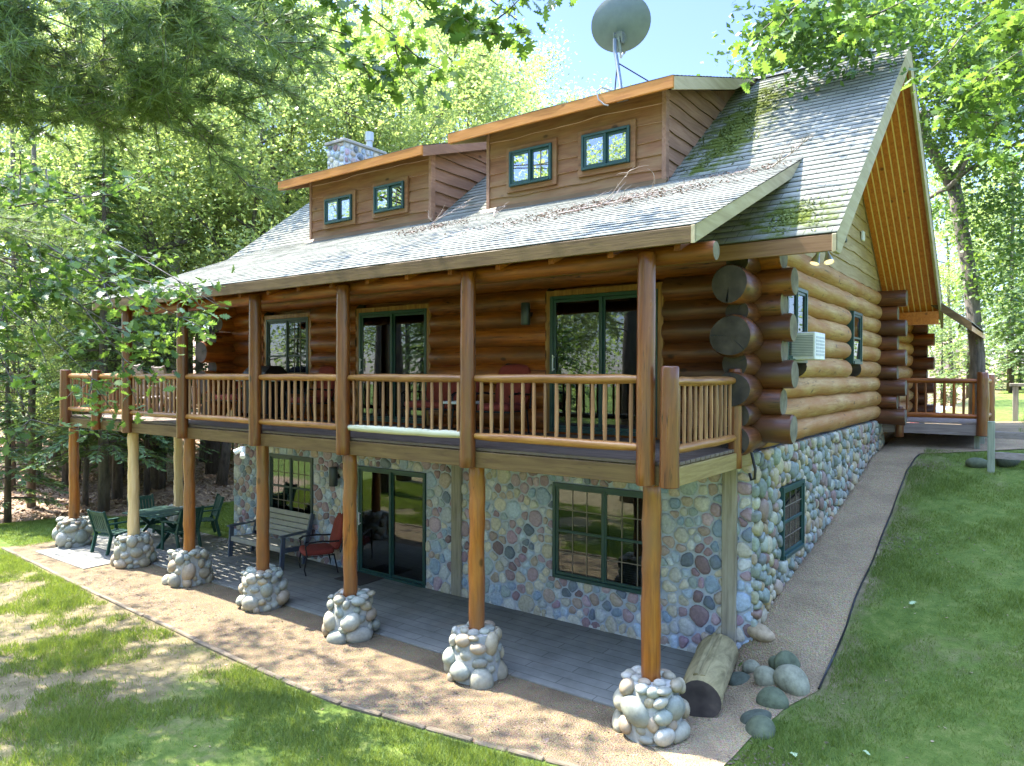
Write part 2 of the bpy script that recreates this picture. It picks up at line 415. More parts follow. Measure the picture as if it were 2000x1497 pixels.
def dry_w(x, y):
    d = sstep(-2.8, -7.5, x)*sstep(-3.2, -3.9, y)*sstep(-18, -14.5, x)
    return np.clip(.78*d + .22 + .45*sstep(1.7, .9, x)*sstep(-2.5, 0, y)*(x > 0), 0, 1)
GROUND, n, b = new_mat('lawn_and_soil')
v = coords(n, rnd=False)
gr = ramp(n, noise(n, v, 5, 8, .7), [(.25, (.052,.092,.014)), (.5, (.105,.152,.028)), (.75, (.20,.22,.06))])
soil = ramp(n, noise(n, v, 3.5, 9, .72), [(.28, (.105,.085,.04)), (.52, (.20,.16,.085)), (.75, (.33,.26,.155))])
litter = ramp(n, noise(n, v, 6, 10, .8), [(.3, (.11,.07,.045)), (.5, (.28,.19,.13)), (.7, (.48,.36,.27))])
a1 = node(n, 'ShaderNodeAttribute', attribute_name='dry'); a2 = node(n, 'ShaderNodeAttribute', attribute_name='forest')
pn = noise(n, v, .9, 6, .68); pf = noise(n, v, 9, 5, .7)
pd = mth(n, 'ADD', mth(n, 'MULTIPLY', pn, .75), mth(n, 'MULTIPLY', pf, .25))
dm = ramp(n, mth(n, 'ADD', pd, mth(n, 'MULTIPLY', mth(n, 'SUBTRACT', a1.outputs['Fac'], .5), .42)), [(.44, 0), (.64, 1)])
c = mixc(n, dm, gr, soil)
fm = ramp(n, mth(n, 'ADD', a2.outputs['Fac'], mth(n, 'MULTIPLY', mth(n, 'SUBTRACT', pf, .5), .8)), [(.4, 0), (.6, 1)])
c = mixc(n, fm, c, litter)
L(n, c, b.inputs['Base Color']); b.inputs['Roughness'].default_value = .95; b.inputs['Specular IOR Level'].default_value = .15
bump(n, b, noise(n, v, 22, 8, .75), .9, .04)
gx = axis([(-250, -60, 12), (-60, -20, 1.2), (-20, -16, .4), (-16, 4, .16), (4, 12, .5), (12, 30, 2), (30, 250, 14)])
gy = axis([(-200, -30, 12), (-30, -10, 1.5), (-10, 4, .16), (4, 14, .25), (14, 60, 1.2), (60, 250, 12)])
tag(sheet('ground', gx, gy, 0, GROUND, {'dry': dry_w, 'forest': forest_w}), kind='structure')

def gravel(name, k):
    m, n, b = new_mat(name); K = lambda c: tuple(x*k for x in c)
    v = coords(n, rnd=False)
    vo = node(n, 'ShaderNodeTexVoronoi', Scale=48.0); L(n, v, vo.inputs['Vector'])
    gc = mixc(n, .22, ramp(n, noise(n, v, 90, 3, .7), [(.3, K((.11,.079,.042))), (.7, K((.32,.243,.142)))]), vo.outputs['Color'], 'SOFT_LIGHT')
    gc = mixc(n, ramp(n, noise(n, v, 1.5, 6, .7), [(.42, 0), (.66, .8)]), gc, K((.135,.098,.060)))
    L(n, gc, b.inputs['Base Color']); b.inputs['Roughness'].default_value = .95; b.inputs['Specular IOR Level'].default_value = .2
    bump(n, b, mth(n, 'ADD', vo.outputs['Distance'], noise(n, v, 14, 5)), .9, .02)
    return m
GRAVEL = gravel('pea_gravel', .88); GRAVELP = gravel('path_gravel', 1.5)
def strip(name, left, right, off, mat, nx=120, ny=14, thick=0):
    """sheet between two polylines (x, y lists)"""
    A = np.array(left, float); B = np.array(right, float)
    def res(P, n):
        d = np.r_[0, np.cumsum(np.hypot(*np.diff(P, axis=0).T))]; t = np.linspace(0, d[-1], n)
        return np.stack([np.interp(t, d, P[:,0]), np.interp(t, d, P[:,1])], -1)
    A = res(A, nx); B = res(B, nx); t = np.linspace(0, 1, ny)[:,None,None]
    Pp = A[None]*(1-t)+B[None]*t; X, Y = Pp[...,0], Pp[...,1]
    V = np.stack([X, Y, hz(X, Y)+off], -1).reshape(-1, 3)
    i = np.arange((ny-1)*(nx-1)); r, c = i//(nx-1), i % (nx-1); a = r*nx+c
    F = np.stack([a, a+1, a+nx+1, a+nx], -1)
    return np_mesh(name, V, F, mat, None, None, True)
EDGE = [(-15.6, -3.42), (-10.2, -3.72), (-5.24, -3.95), (-3.57, -3.96), (-1.77, -3.70), (-.55, -3.46)]
tag(strip('gravel_strip', [(-15.3, -1.9), (-.3, -1.9), (.25, -1.6)], EDGE+[(.5, -3.1)], .012, GRAVEL, 160, 14), kind='structure')
PEDGE = [(.50, -3.1), (.62, -2.0), (.78, -1.3), (1.02, -.8), (1.04, .5), (1.0, 2.3), (.93, 4.6), (.85, 7.0), (.95, 8.6)]
tag(strip('gravel_path', [(-.33, -2.6), (-.30, -1.8), (-.28, -.9), (-.28, -.15), (.02, .1), (-.1, 2.3), (-.1, 4.6), (-.1, 7), (-.1, 9)], PEDGE, .016, GRAVELP, 160, 16), kind='structure')
tag(strip('gravel_yard', [(-.1, 8.6), (-.1, 12), (-.1, 16)], [(1.0, 8.5), (3.4, 9.6), (5, 16)], 0.020, GRAVELP, 60, 20), kind='structure')
PAVER, n, b = new_mat('patio_planks')
v = coords(n, rnd=False)
br = node(n, 'ShaderNodeTexBrick', Scale=1.0); L(n, v, br.inputs['Vector'])
for k, val in (('Mortar Size', .008), ('Brick Width', 1.22), ('Row Height', .20), ('Bias', 0.0)): br.inputs[k].default_value = val
br.inputs['Color1'].default_value = (.155,.152,.125,1); br.inputs['Color2'].default_value = (.18,.176,.147,1); br.inputs['Mortar'].default_value = (.085,.083,.068,1)
pc = mixc(n, 1.0, br.outputs['Color'], ramp(n, noise(n, v, 2.0, 8, .7), [(.3, .7), (.7, 1.3)]), 'MULTIPLY')
pc = mixc(n, ramp(n, noise(n, v, 1.1, 5, .6), [(.55, 0), (.8, .5)]), pc, (.30,.24,.17))
L(n, pc, b.inputs['Base Color']); b.inputs['Roughness'].default_value = .75
bump(n, b, br.outputs['Fac'], -.4, .006)
m = MB(); m.box(-15.1, -.30, -2.12, .05, -.05, .036)
m.box(-14.6, -12.25, -3.15, -2.13, -.05, .032)
tag(m.build('patio', PAVER, bevel=.006), kind='structure')
# landscape timbers along the front bed, black edging along the side path
m = MB(); rr = random.Random(3)
for i in range(len(EDGE)-1):
    (x0, y0), (x1, y1) = EDGE[i], EDGE[i+1]
    k_ = 3
    for j in range(k_):
        f0, f1 = j/k_, (j+1)/k_; o_ = rr.uniform(-.018, .018)
        m.bar((x0+(x1-x0)*f0+.012, y0+(y1-y0)*f0+o_, rr.uniform(-.03,-.008)), (x0+(x1-x0)*f1-.012, y0+(y1-y0)*f1+o_*.3, rr.uniform(-.03,-.008)), .07, .10)
tag(m.build('border_timber', EDGEWOOD, bevel=.012), 'long weathered timber edging between the lawn and the front gravel bed', 'garden edging')
m = MB(); pts = []
for i in range(3, len(PEDGE)-1):
    for t in np.linspace(0, 1, 7)[:-1]:
        x = PEDGE[i][0]*(1-t)+PEDGE[i+1][0]*t; y = PEDGE[i][1]*(1-t)+PEDGE[i+1][1]*t
        pts.append((x+.005*math.sin(y*3), y, float(hz(x, y))+.028))
m.tube(pts, .013, 6, wob=.1)
tag(m.build('edging_strip', BLACKMETAL, smooth=True), 'thin black edging strip between the side gravel path and the lawn', 'garden edging')

# ================================================================ STONE FACING
PAL = [(.33,.22,.25), (.40,.29,.31), (.31,.37,.43), (.38,.44,.49), (.22,.28,.34), (.42,.43,.41), (.44,.38,.28), (.47,.42,.32), (.25,.16,.165), (.31,.215,.22), (.29,.33,.31), (.14,.165,.19), (.39,.31,.24), (.48,.47,.44), (.34,.255,.21), (.20,.135,.135), (.46,.43,.36)]
def stone_cells(W, H, rmin, rmax, rects, seed):
    r = random.Random(seed); pts = []
    inside = lambda x, y: any(a-.03 < x < b+.03 and c-.03 < y < d+.03 for a, b, c, d in rects)
    grid = {}; cs = rmax*2
    for t in range(int(W*H*900)):
        x, y = r.uniform(.03, W-.03), r.uniform(.03, H-.03)
        if inside(x, y): continue
        rad = rmin+(rmax-rmin)*r.random()**1.5
        gx_, gy_ = int(x/cs), int(y/cs); ok = True
        for i in (-1,0,1):
            for j in (-1,0,1):
                for (px, py, pr) in grid.get((gx_+i, gy_+j), ()):
                    if ((px-x)**2+((py-y)*.86)**2)**.5 < (pr+rad)*.82: ok = False; break
                if not ok: break
            if not ok: break
        if ok: grid.setdefault((gx_, gy_), []).append((x, y, rad)); pts.append((x, y, rad))
    P = np.array(pts); cells = []
    for i, (x, y, rad) in enumerate(pts):
        d2 = (P[:,0]-x)**2+(P[:,1]-y)**2; nb = np.argsort(d2)[1:22]
        poly = [(max(0, x-.4), max(0, y-.4)), (min(W, x+.4), max(0, y-.4)), (min(W, x+.4), min(H, y+.4)), (max(0, x-.4), min(H, y+.4))]
        cuts = []
        for j in nb:
            qx, qy, qr = pts[j]; dx, dy = qx-x, qy-y; dd = math.hypot(dx, dy)
            k = (dd*dd+rad*rad-qr*qr)/(2*dd)
            cuts.append((dx/dd, dy/dd, x+dx/dd*k, y+dy/dd*k))
        for a, b_, c, d in rects:
            if a-.5 < x < b_+.5 and c-.5 < y < d+.5:
                if x <= a and c < y < d: cuts.append((1,0,a,y))
                elif x >= b_ and c < y < d: cuts.append((-1,0,b_,y))
                elif y <= c and a-.1 < x < b_+.1: cuts.append((0,1,x,c))
                elif y >= d and a-.1 < x < b_+.1: cuts.append((0,-1,x,d))
        for nx_, ny_, px, py in cuts:
            out = []; m_ = len(poly)
            for q in range(m_):
                A, B = poly[q], poly[(q+1) % m_]
                da = (A[0]-px)*nx_+(A[1]-py)*ny_; db = (B[0]-px)*nx_+(B[1]-py)*ny_
                if da <= 0: out.append(A)
                if (da < 0 < db) or (db < 0 < da):
                    t = da/(da-db); out.append((A[0]+(B[0]-A[0])*t, A[1]+(B[1]-A[1])*t))
            poly = out
            if len(poly) < 3: break
        if len(poly) >= 3: cells.append(poly)
    return cells
def stone_face(m, W, H, rects, seed, fmap, flip, h=(.02,.035), rmin=.05, rmax=.145, gap=.011, pal=PAL, tight=.95):
    r = random.Random(seed+1); K = 20
    for poly in stone_cells(W, H, rmin, rmax, rects, seed):
        cx = sum(p[0] for p in poly)/len(poly); cy = sum(p[1] for p in poly)/len(poly)
        rk = []
        for k in range(K):
            th = 2*math.pi*k/K; c, s_ = math.cos(th), math.sin(th); best = .5
            for q in range(len(poly)):
                (x1, y1), (x2, y2) = poly[q], poly[(q+1) % len(poly)]
                ex, ey = x2-x1, y2-y1; den = c*ey-s_*ex
                if abs(den) < 1e-9: continue
                t = ((x1-cx)*ey-(y1-cy)*ex)/den
                if 0 < t < best:
                    u_ = ((x1-cx)*s_-(y1-cy)*c)/den
                    if -.001 <= u_ <= 1.001: best = t
            rk.append(best)
        mean = sum(rk)/K
        rk = [min(v_, mean*1.38) for v_ in rk]
        for _ in range(2): rk = [min(rk[k], (rk[k-1]+2*rk[k]+rk[(k+1) % K])/4) for k in range(K)]
        kk = tight*r.uniform(.9, 1.0)
        rk = [max(.012, v_*kk-gap)*(1+.03*math.sin(3*k+cx*50)) for k, v_ in enumerate(rk)]
        if sum(rk)/K < .02: continue
        hh = r.uniform(*h)*min(1, .45+mean*5)
        col = pal[r.randrange(len(pal))]; q = r.uniform(.82, 1.15)
        m.col = (col[0]*q*1.1, col[1]*q*1.14, col[2]*q*1.2) if pal is PAL else tuple(x*q*r.uniform(.95, 1.05) for x in col)
        tx, ty = r.uniform(-.3, .3), r.uniform(-.3, .3)
        vs = []
        for f_, g_ in ((1.0, -.25), (.99, .28), (.91, .66), (.74, .88), (.42, .99)):
            for k in range(K):
                th = 2*math.pi*k/K; du, dv = rk[k]*f_*math.cos(th), rk[k]*f_*math.sin(th)
                vs.append(fmap(cx+du, cy+dv, hh*g_*(1+tx*du/mean*.4+ty*dv/mean*.4)))
        vs.append(fmap(cx, cy, hh)); fs = []
        for ring in range(4):
            for k in range(K):
                k2 = (k+1) % K; fs.append((ring*K+k, ring*K+k2, (ring+1)*K+k2, (ring+1)*K+k))
        for k in range(K): fs.append((4*K+k, 4*K+(k+1) % K, 5*K))
        if flip: fs = [tuple(reversed(f)) for f in fs]
        m.add(vs, fs, 0)
def holed(m, u0, u1, z0, z1, rects, boxf, mi=0):
    """slab between u0..u1 and z0..z1 with rectangular holes, as butted boxes"""
    us = sorted({u0, u1}|{a for r_ in rects for a in r_[:2]})
    for a, b_ in zip(us, us[1:]):
        mid = (a+b_)/2; hs = sorted([(c, d) for (p, q, c, d) in rects if p < mid < q]); z = z0
        for c, d in hs:
            if c > z: boxf(a, b_, z, c, mi)
            z = max(z, d)
        if z < z1: boxf(a, b_, z, z1, mi)

# ================================================================ THE CABIN
house = empty('log_cabin')
tag(house, 'two storey log cabin on a river stone lower level with a long front porch deck', 'cabin')
HX0 = -12.0
LOWF = [(-10.62, -9.12, .80, 2.17), (-7.72, -5.92, .02, 2.12), (-3.16, -1.33, .71, 2.21)]
LOWR = [(1.15, 2.30, 1.22, 2.28)]
# stone facing of the lower level
m = MB(); m.usec = True
stone_face(m, 12.0, 2.78, [(a+12, b_+12, max(c, 0), d) for a, b_, c, d in LOWF], 11,
           lambda u, v_, h: (u-12, -h, v_), False, h=(.022, .048), rmin=.055, rmax=.165, gap=.006, tight=.985)
m.usec = True
fw = m.build('stone_wall', STONE, house, smooth='all')
m = MB(); holed(m, HX0, -.02, -.2, 2.78, LOWF, lambda a, b_, c, d, i: m.box(a, b_, 0, .25, c, d, i))
m.build('mortar_bed', MORTAR, fw)
m = MB(); m.usec = True
stone_face(m, 9.6, 3.3, [(a, b_, c+.4, d+.4) for a, b_, c, d in LOWR], 23, lambda u, v_, h: (.0+h, u-.04, v_-.4), False, h=(.05, .10), gap=.003, rmin=.055, rmax=.15, tight=1.0,
           pal=[(.27,.29,.235), (.33,.33,.25), (.22,.25,.21), (.37,.31,.185), (.36,.28,.15), (.20,.22,.18), (.30,.24,.17), (.24,.165,.13), (.38,.34,.23), (.18,.20,.165)])
rw = m.build('stone_wall', STONE, house, smooth='all')
m = MB(); holed(m, .26, 9.5, -.4, 2.88, LOWR, lambda a, b_, c, d, i: m.box(-.25, 0, a, b_, c, d, i)); m.box(-.019, 0, -.02, .259, -.4, 2.88)
m.build('mortar_bed', MORTAR, rw)
m = MB(); m.box(HX0, HX0+.25, .26, 9, -.2, 2.9); m.box(HX0, -.26, 9.0, 9.25, -.2, 2.9); m.build('foundation_wall', MORTAR, house)
m = MB(); m.box(-.41, -.21, -.065, 0, .04, 2.74); m.build('wall_timber', OLDTIMBER, house, bevel=.008)
m = MB(); m.box(-5.27, -5.05, -.065, 0, .04, 2.74); m.build('wall_timber', OLDTIMBER, house, bevel=.008)
m = MB(); m.box(HX0+.05, -.3, -.02, -.004, .036, .075); m.build('base_strip', plain('base_flashing', (.55,.55,.52), .7), house)

# ---------------- log walls
def log(parent, p, q, r0, mat, seed, r1=None, cap=None, flare=None, wob=.025, seg=18, name='log'):
    """one log; flare = (length, end radius) widens its start"""
    p, q = Vector(p), Vector(q); n_ = max(4, int((q-p).length/.35)); r1 = r1 or r0
    rr = random.Random(seed); pts = []; rad = []
    side = (q-p).normalized().cross(Vector((0,0,1)))
    for i in range(n_+1):
        t = i/n_; P_ = p.lerp(q, t)+side*rr.uniform(-.008,.008)+Vector((0,0,rr.uniform(-.008,.008)))
        pts.append(P_); rad.append(r0+(r1-r0)*t)
    if flare:
        Lf, rf = flare; ex = []; er = []; d = (q-p).normalized()
        for t in (0, .04, .3, .55, .8): ex.append(p-d*Lf*(1-t)); er.append(rf*(1-.06*(t == 0))+(r0*.98-rf)*(max(0, t-.25)/.75)**1.3 if t > .25 else rf*(.965 if t == 0 else 1))
        pts = ex+pts; rad = er+rad
    else:
        d = (q-p).normalized()
        pts = [pts[0]]+[pts[0]+d*.02]+pts[1:-1]+[pts[-1]-d*.02]+[pts[-1]]
        rad = [rad[0]*.94, rad[0]]+rad[1:-1]+[rad[-1], rad[-1]*.94]
    m_ = MB(); m_.tube(pts, rad, seg, 0, 1, wob, seed)
    if flare:
        ox = pts[0]; rf = flare[1]
        for q in range(2):
            a_ = rr.uniform(0, 6.28); ca, sa = math.cos(a_), math.sin(a_); w_ = .012
            m_.prism([ox+Vector((-sa*w_+ca*rf*.93, -.003, ca*w_+sa*rf*.93)), ox+Vector((sa*w_+ca*rf*.93, -.003, -ca*w_+sa*rf*.93)), ox+Vector((ca*rf*.15, -.003, sa*rf*.15))], (0, .004, 0), 2)
    return m_.build(name, [mat, cap or ENDGRAIN, BLACKMETAL], parent, smooth=True)
UPF = [(-10.61, -9.16, 3.50, 5.10), (-7.62, -5.83, 3.02, 5.10), (-3.18, -1.35, 3.02, 5.14)]
FZ = [3.21, 3.56, 3.92, 4.22, 4.53, 4.82, 5.12]
m = MB(); holed(m, HX0+.1, -.1, 2.8, 6.3, UPF, lambda a, b_, c, d, i: m.box(a, b_, .14, .30, c, d, i))
m.box(HX0+.06, HX0+.2, .31, 9, 2.9, 6.3)
fwall = m.build('log_wall', LOG[0], house)
xe = [.49, .36, .50, .37, .48, .36, .49]
for i, z in enumerate(FZ):
    rad = .19 if i % 2 == 0 else .178
    cuts = [HX0-(.35+.12*(i % 2))]+[c for r_ in UPF if r_[2]-.12 < z < r_[3]+.05 for c in (r_[0]-.07, r_[1]+.07)]+[xe[i]]
    for k in range(0, len(cuts), 2):
        log(fwall, (cuts[k], .055, z), (cuts[k+1], .055, z), rad, LOGDARK[0] if k == len(cuts)-2 else LOG[0], 100+i*7+k, cap=ENDPALE if k == len(cuts)-2 else ENDGRAIN, wob=.02)
for i, z in enumerate((5.47, 5.83)):
    log(fwall, (HX0-.4, .055, z), (.40+.1*i-.05, .055, z), .195, LOG[0], 170+i, cap=ENDPALE)
SZL = [3.08, 3.40, 3.73, 4.05, 4.40, 4.71, 5.04, 5.36, 5.68]
UPR = [(1.0, 2.08, 4.10, 5.22), (5.45, 6.3, 4.14, 5.16)]
m = MB(); holed(m, .31, 9.0, 2.9, 5.9, UPR, lambda a, b_, c, d, i: m.box(-.22, -.13, a, b_, c, d, i))
m.box(-.22, -.13, 9.0, 14.2, 2.0, 5.6)
rwall = m.build('log_wall', LOGPALE, house)
flr = [.20, .16, .225, .17, .265, .15, .24, .15, .15]; fll = [.62, .5, .72, .62, .80, .55, .84, .55, .4]
for i, z in enumerate(SZL):
    cuts = [.12]+[c for r_ in UPR if r_[2]-.12 < z < r_[3]+.05 for c in (r_[0]-.06, r_[1]+.06)]+[9.25]
    for k in range(0, len(cuts), 2):
        if k == 0:   # the stained front end that sticks out past the corner
            log(rwall, (-.06, .12, z), (-.06, .30, z), .165, LOGDARK[1], 230+i, flare=(fll[i]+.1, flr[i]), wob=.03, seg=22)
        log(rwall, (-.05, cuts[k]+(.18 if k == 0 else 0), z), (-.05, cuts[k+1], z), .182 if i % 2 else .172, LOGPALE, 200+i*9+k, wob=.03)
    if i < 8: log(rwall, (-.05, 9.3, z-.04), (-.05, 14.3, z-.04), .178, LOGPALE, 300+i, wob=.03)
for i in range(9):   # crossing log ends further back along the side
    z = 2.98+i*.335
    log(rwall, (-.6, 8.72, z), (.44+.17*(i % 2 == 0)*1.0, 8.72, z), .185-.02*(i % 2), LOGDARK[0], 330+i, cap=ENDPALE)
    if i < 8: log(rwall, (-.6, 13.8, z-.05), (.46+.17*(i % 2 == 0), 13.8, z-.05), .185-.02*(i % 2), LOGDARK[0], 350+i, cap=ENDPALE)
lw = None
for i, z in enumerate(SZL):
    o = log(fwall, (HX0+.05, .2, z), (HX0+.05, 9.0, z), .17, LOG[1], 270+i, flare=(fll[(i+2) % 9]+.2, flr[(i+2) % 9]), wob=.03)
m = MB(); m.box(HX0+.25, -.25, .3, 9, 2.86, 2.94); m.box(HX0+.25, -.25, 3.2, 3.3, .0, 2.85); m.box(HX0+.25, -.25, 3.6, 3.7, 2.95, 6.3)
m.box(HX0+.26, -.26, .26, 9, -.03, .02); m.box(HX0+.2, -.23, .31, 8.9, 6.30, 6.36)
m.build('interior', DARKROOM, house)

# ---------------- windows and doors
def opening(kind, parent, plane, off, u0, u1, z0, z1, frame, sash=2, hung=True, grid=None, blind=0, depth=.05, handle=False, slider=False, fw_=.055, names=('window', 'pane'), glass=None):
    """window or door in a wall; plane 'y' faces -y at y=off, plane 'x' faces +x at x=off"""
    def bx(m_, a, b_, d0, d1, c, d, mi=0):
        if plane == 'y': m_.box(a, b_, off-d1, off-d0, c, d, mi)
        else: m_.box(off+d0, off+d1, a, b_, c, d, mi)
    m_ = MB(); f = fw_
    bx(m_, u0, u0+f, -.10, depth, z0, z1); bx(m_, u1-f, u1, -.10, depth, z0, z1)
    bx(m_, u0+f, u1-f, -.10, depth, z1-f, z1); bx(m_, u0+f, u1-f, -.10, depth+.015, z0, z0+f)
    w = (u1-u0-2*f)/sash; g = .045
    for k in range(sash):
        a, b_ = u0+f+w*k, u0+f+w*(k+1); dd = depth-.02-.03*((k % 2) if slider else 0)
        if k: bx(m_, a-.018, a+.018, -.06, depth-.006, z0+f, z1-f)
        bx(m_, a, a+g, dd-.03, dd, z0+f, z1-f); bx(m_, b_-g, b_, dd-.03, dd, z0+f, z1-f)
        bx(m_, a+g, b_-g, dd-.03, dd, z1-f-g, z1-f); bx(m_, a+g, b_-g, dd-.03, dd, z0+f, z0+f+g)
        if hung: bx(m_, a+g, b_-g, dd-.03, dd+.006, (z0+z1)/2-.02, (z0+z1)/2+.02)
    w_ = m_.build(names[0], frame, parent, bevel=.004)
    host = parent if parent is not house else w_
    for k in range(sash):
        a, b_ = u0+f+w*k+g, u0+f+w*(k+1)-g; dd = depth-.035-.03*((k % 2) if slider else 0)
        zz = [(z0+f+g, (z0+z1)/2-.02), ((z0+z1)/2+.02, z1-f-g)] if hung else [(z0+f+g, z1-f-g)]
        for c, d in zz:
            p = MB(); bx(p, a, b_, dd-.004, dd, c, d); p.build('pane', glass or GLASS, host)
            if grid and (grid[2] is None or k in grid[2]):
                q = MB()
                for i in range(1, grid[0]): uu = a+(b_-a)*i/grid[0]; bx(q, uu-.008, uu+.008, dd+.001, dd+.007, c, d)
                for i in range(1, grid[1]): zz_ = c+(d-c)*i/grid[1]; bx(q, a, b_, dd+.002, dd+.006, zz_-.008, zz_+.008)
                q.build('muntin', MUNTIN, host)
        if blind and (blind == 1 or k == 1):
            q = MB(); t = z0+f+g
            while t < z1-f-g-.02: bx(q, a, b_, dd-.085, dd-.07, t, t+.028); t += .034
            q.build('blind', BLIND, host)
    if handle:
        q = MB(); s = .09
        bx(q, u0+f+.012, u0+f+.032, depth+.02, depth+.035, z0+.95, z0+1.2); bx(q, u0+f+.014, u0+f+.03, depth-.02, depth+.02, z0+.97, z0+.99); bx(q, u0+f+.014, u0+f+.03, depth-.02, depth+.02, z0+1.16, z0+1.18)
        q.build('handle', WHITEP, host, bevel=.003)
    return w_
opening('w', house, 'y', .0, *LOWF[0], GREENDARK, grid=(3,2,None), blind=0, depth=.03)
opening('d', house, 'y', .0, *LOWF[1], GREENFRAME, hung=False, slider=True, handle=True, names=('sliding_door','pane'), depth=.045)
opening('w', house, 'y', .0, *LOWF[2], GREENFRAME, grid=(3,2,None), blind=1, depth=.045)
opening('w', house, 'x', .0, *LOWR[0], GREENFRAME, sash=1, grid=(3,2,None), depth=.07)
opening('w', house, 'y', -.06, *UPF[0], GREENDARK, grid=(3,2,(1,)), blind=2, depth=.05)
opening('d', house, 'y', -.06, *UPF[1], GREENFRAME, hung=False, slider=True, handle=True, names=('sliding_door','pane'), depth=.05)
opening('d', house, 'y', -.06, *UPF[2], GREENFRAME, hung=False, slider=True, handle=True, names=('sliding_door','pane'), depth=.05)
opening('w', house, 'x', .10, *UPR[0], GREENFRAME, sash=2, hung=False, depth=.05)
opening('w', house, 'x', .10, *UPR[1], GREENFRAME, sash=1, depth=.05)
for a, b_, c, d in UPF:   # casings round the upper openings
    m = MB(); m.box(a-.09, a-.002, -.10, .1, c-.02, d+.09); m.box(b_+.002, b_+.09, -.10, .1, c-.02, d+.09); m.box(a-.002, b_+.002, -.10, .1, d+.002, d+.09)
    m.build('casing', RAILW[2], house, bevel=.004)
# ---------------- roofs
SL = .765; E0 = (-.80, 5.56); RY = 4.6; RZ = E0[1]+SL*(RY-E0[0])
XO = 1.18; XL = -13.6
def shingles(name, x0, x1, y0, z0, slope, y1, parent, moss=None, back=False):
    """stepped courses laid on a sloping plane; y0/z0 the eave"""
    sgn = 1 if y1 > y0 else -1
    Lh = abs(y1-y0); k = math.sqrt(1+slope*slope); n_ = int(Lh*k/.158); nx = max(2, int((x1-x0)/.31))
    xs = np.linspace(x0, x1, nx+1); V = []; UV = []; F = []; mo = []
    ny, nz = -slope/k*sgn, 1/k
    rr = np.random.default_rng(int(abs(x0*100+y0*10))+5)
    for i in range(n_+1):
        d0, d1 = i*.158, min((i+1)*.158, Lh*k)
        if d1-d0 < .01: break
        jit = rr.uniform(-.004, .004, nx+1); h = .010+rr.uniform(-.002, .003, nx+1)
        for dd, hh in ((d0+.0+jit, 0*h), (d0+jit, h), (np.full(nx+1, d1), .001+0*h)):
            yy = y0+sgn*dd/k+ny*hh; zz = z0+slope*dd/k+nz*hh
            V.append(np.stack([xs, yy, zz], -1)); UV.append(np.stack([xs, np.minimum(dd+.002*(hh > 0)-.0, d1)], -1))
            mo.append(np.array([moss(x, z0+slope*d0/k) if moss else .25 for x in xs]))
        o = (len(V)-3)*(nx+1)
        for r_ in (0, 1):
            a = o+r_*(nx+1)+np.arange(nx)
            q = np.stack([a, a+1, a+nx+2, a+nx+1], -1); F.append(q if sgn > 0 else q[:, ::-1])
    V = np.concatenate(V); UV = np.concatenate(UV); F = np.concatenate(F); mo = np.concatenate(mo)
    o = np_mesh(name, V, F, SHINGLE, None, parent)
    uvl = o.data.uv_layers.new(name='uv')
    li = np.empty(len(o.data.loops), np.int32); o.data.loops.foreach_get('vertex_index', li)
    uvl.data.foreach_set('uv', UV[li].astype(np.float32).ravel())
    at = o.data.attributes.new('moss', 'FLOAT', 'POINT'); at.data.foreach_set('value', mo.astype(np.float32))
    return o
def moss_main(x, z):
    g = lambda cx, cz, sx, sz: math.exp(-((x-cx)/sx)**2-((z-cz)/sz)**2)
    return .66+.75*g(-1.15, 7.95, .45, 1.0)+.55*g(.55, 5.8, .6, .3)+.22*g(-.8, 9, .4, .6)
# main roof: front slope, back slope
def slab(m, prof, x0, x1, mi=0): m.prism([(x0, y, z) for y, z in prof], (x1-x0, 0, 0), mi)
m = MB(); T = .16
slab(m, [(E0[0], E0[1]-.004), (E0[0], E0[1]-T*1.15), (RY, RZ-T*1.25), (RY, RZ-.004)], XL+.05, XO-.05)
slab(m, [(RY, RZ-.004), (RY, RZ-T*1.25), (2*RY-E0[0]+.15, E0[1]-T*1.25-.1), (2*RY-E0[0]+.15, E0[1]-.12)], XL+.05, XO-.05)
roof = m.build('roof', FASCIA, house)
shingles('shingle_slope', XL, XO+.01, E0[0]-.04, E0[1]-SL*.04, SL, RY, roof, moss_main)
shingles('shingle_slope', XL, XO+.01, 2*RY-E0[0]+.2, E0[1]-SL*.2, SL, RY, roof)
m = MB(); m.bar((XL, RY-.07, RZ-.01), (XO, RY-.07, RZ-.01), .17, .022, up=(0,-.6,.8)); m.bar((XL, RY+.07, RZ-.01), (XO, RY+.07, RZ-.01), .17, .022, up=(0,.6,.8))
m.build('ridge_cap', plain('ridge_shingle', (.10,.105,.095), .9), roof)
m = MB(); m.box(XL, XO, E0[0]-.045, E0[0]-.004, E0[1]-.235, E0[1]-.045); m.build('fascia', wood('eave_brown', (.13,.06,.024), (.20,.10,.04), (.25,.14,.06), 0, .6, knots=False), roof, bevel=.004)
for xx, w in ((XO-.048, .048), (XL, .048)):
    m = MB(); dpt = .30
    m.prism([(xx, E0[0]-.05, E0[1]-.045), (xx, E0[0]-.05, E0[1]-.25), (xx, E0[0]+.16, E0[1]-.25), (xx, RY, RZ-dpt-.09), (xx, RY, RZ-.02)], (w, 0, 0))
    m.build('rake_board', RAKEW, roof, bevel=.004)
    m = MB(); ye = 2*RY-E0[0]+.2
    m.prism([(xx, RY+.002, RZ-.02), (xx, RY+.002, RZ-dpt-.09), (xx, ye, E0[1]-SL*.2-dpt-.07), (xx, ye, E0[1]-SL*.2-.02)], (w, 0, 0))
    m.build('rake_board', RAKEW, roof, bevel=.004)
m = MB(); nb = 9; w = (XO-.05-.02)/nb   # tongue-and-groove soffit under the gable overhang
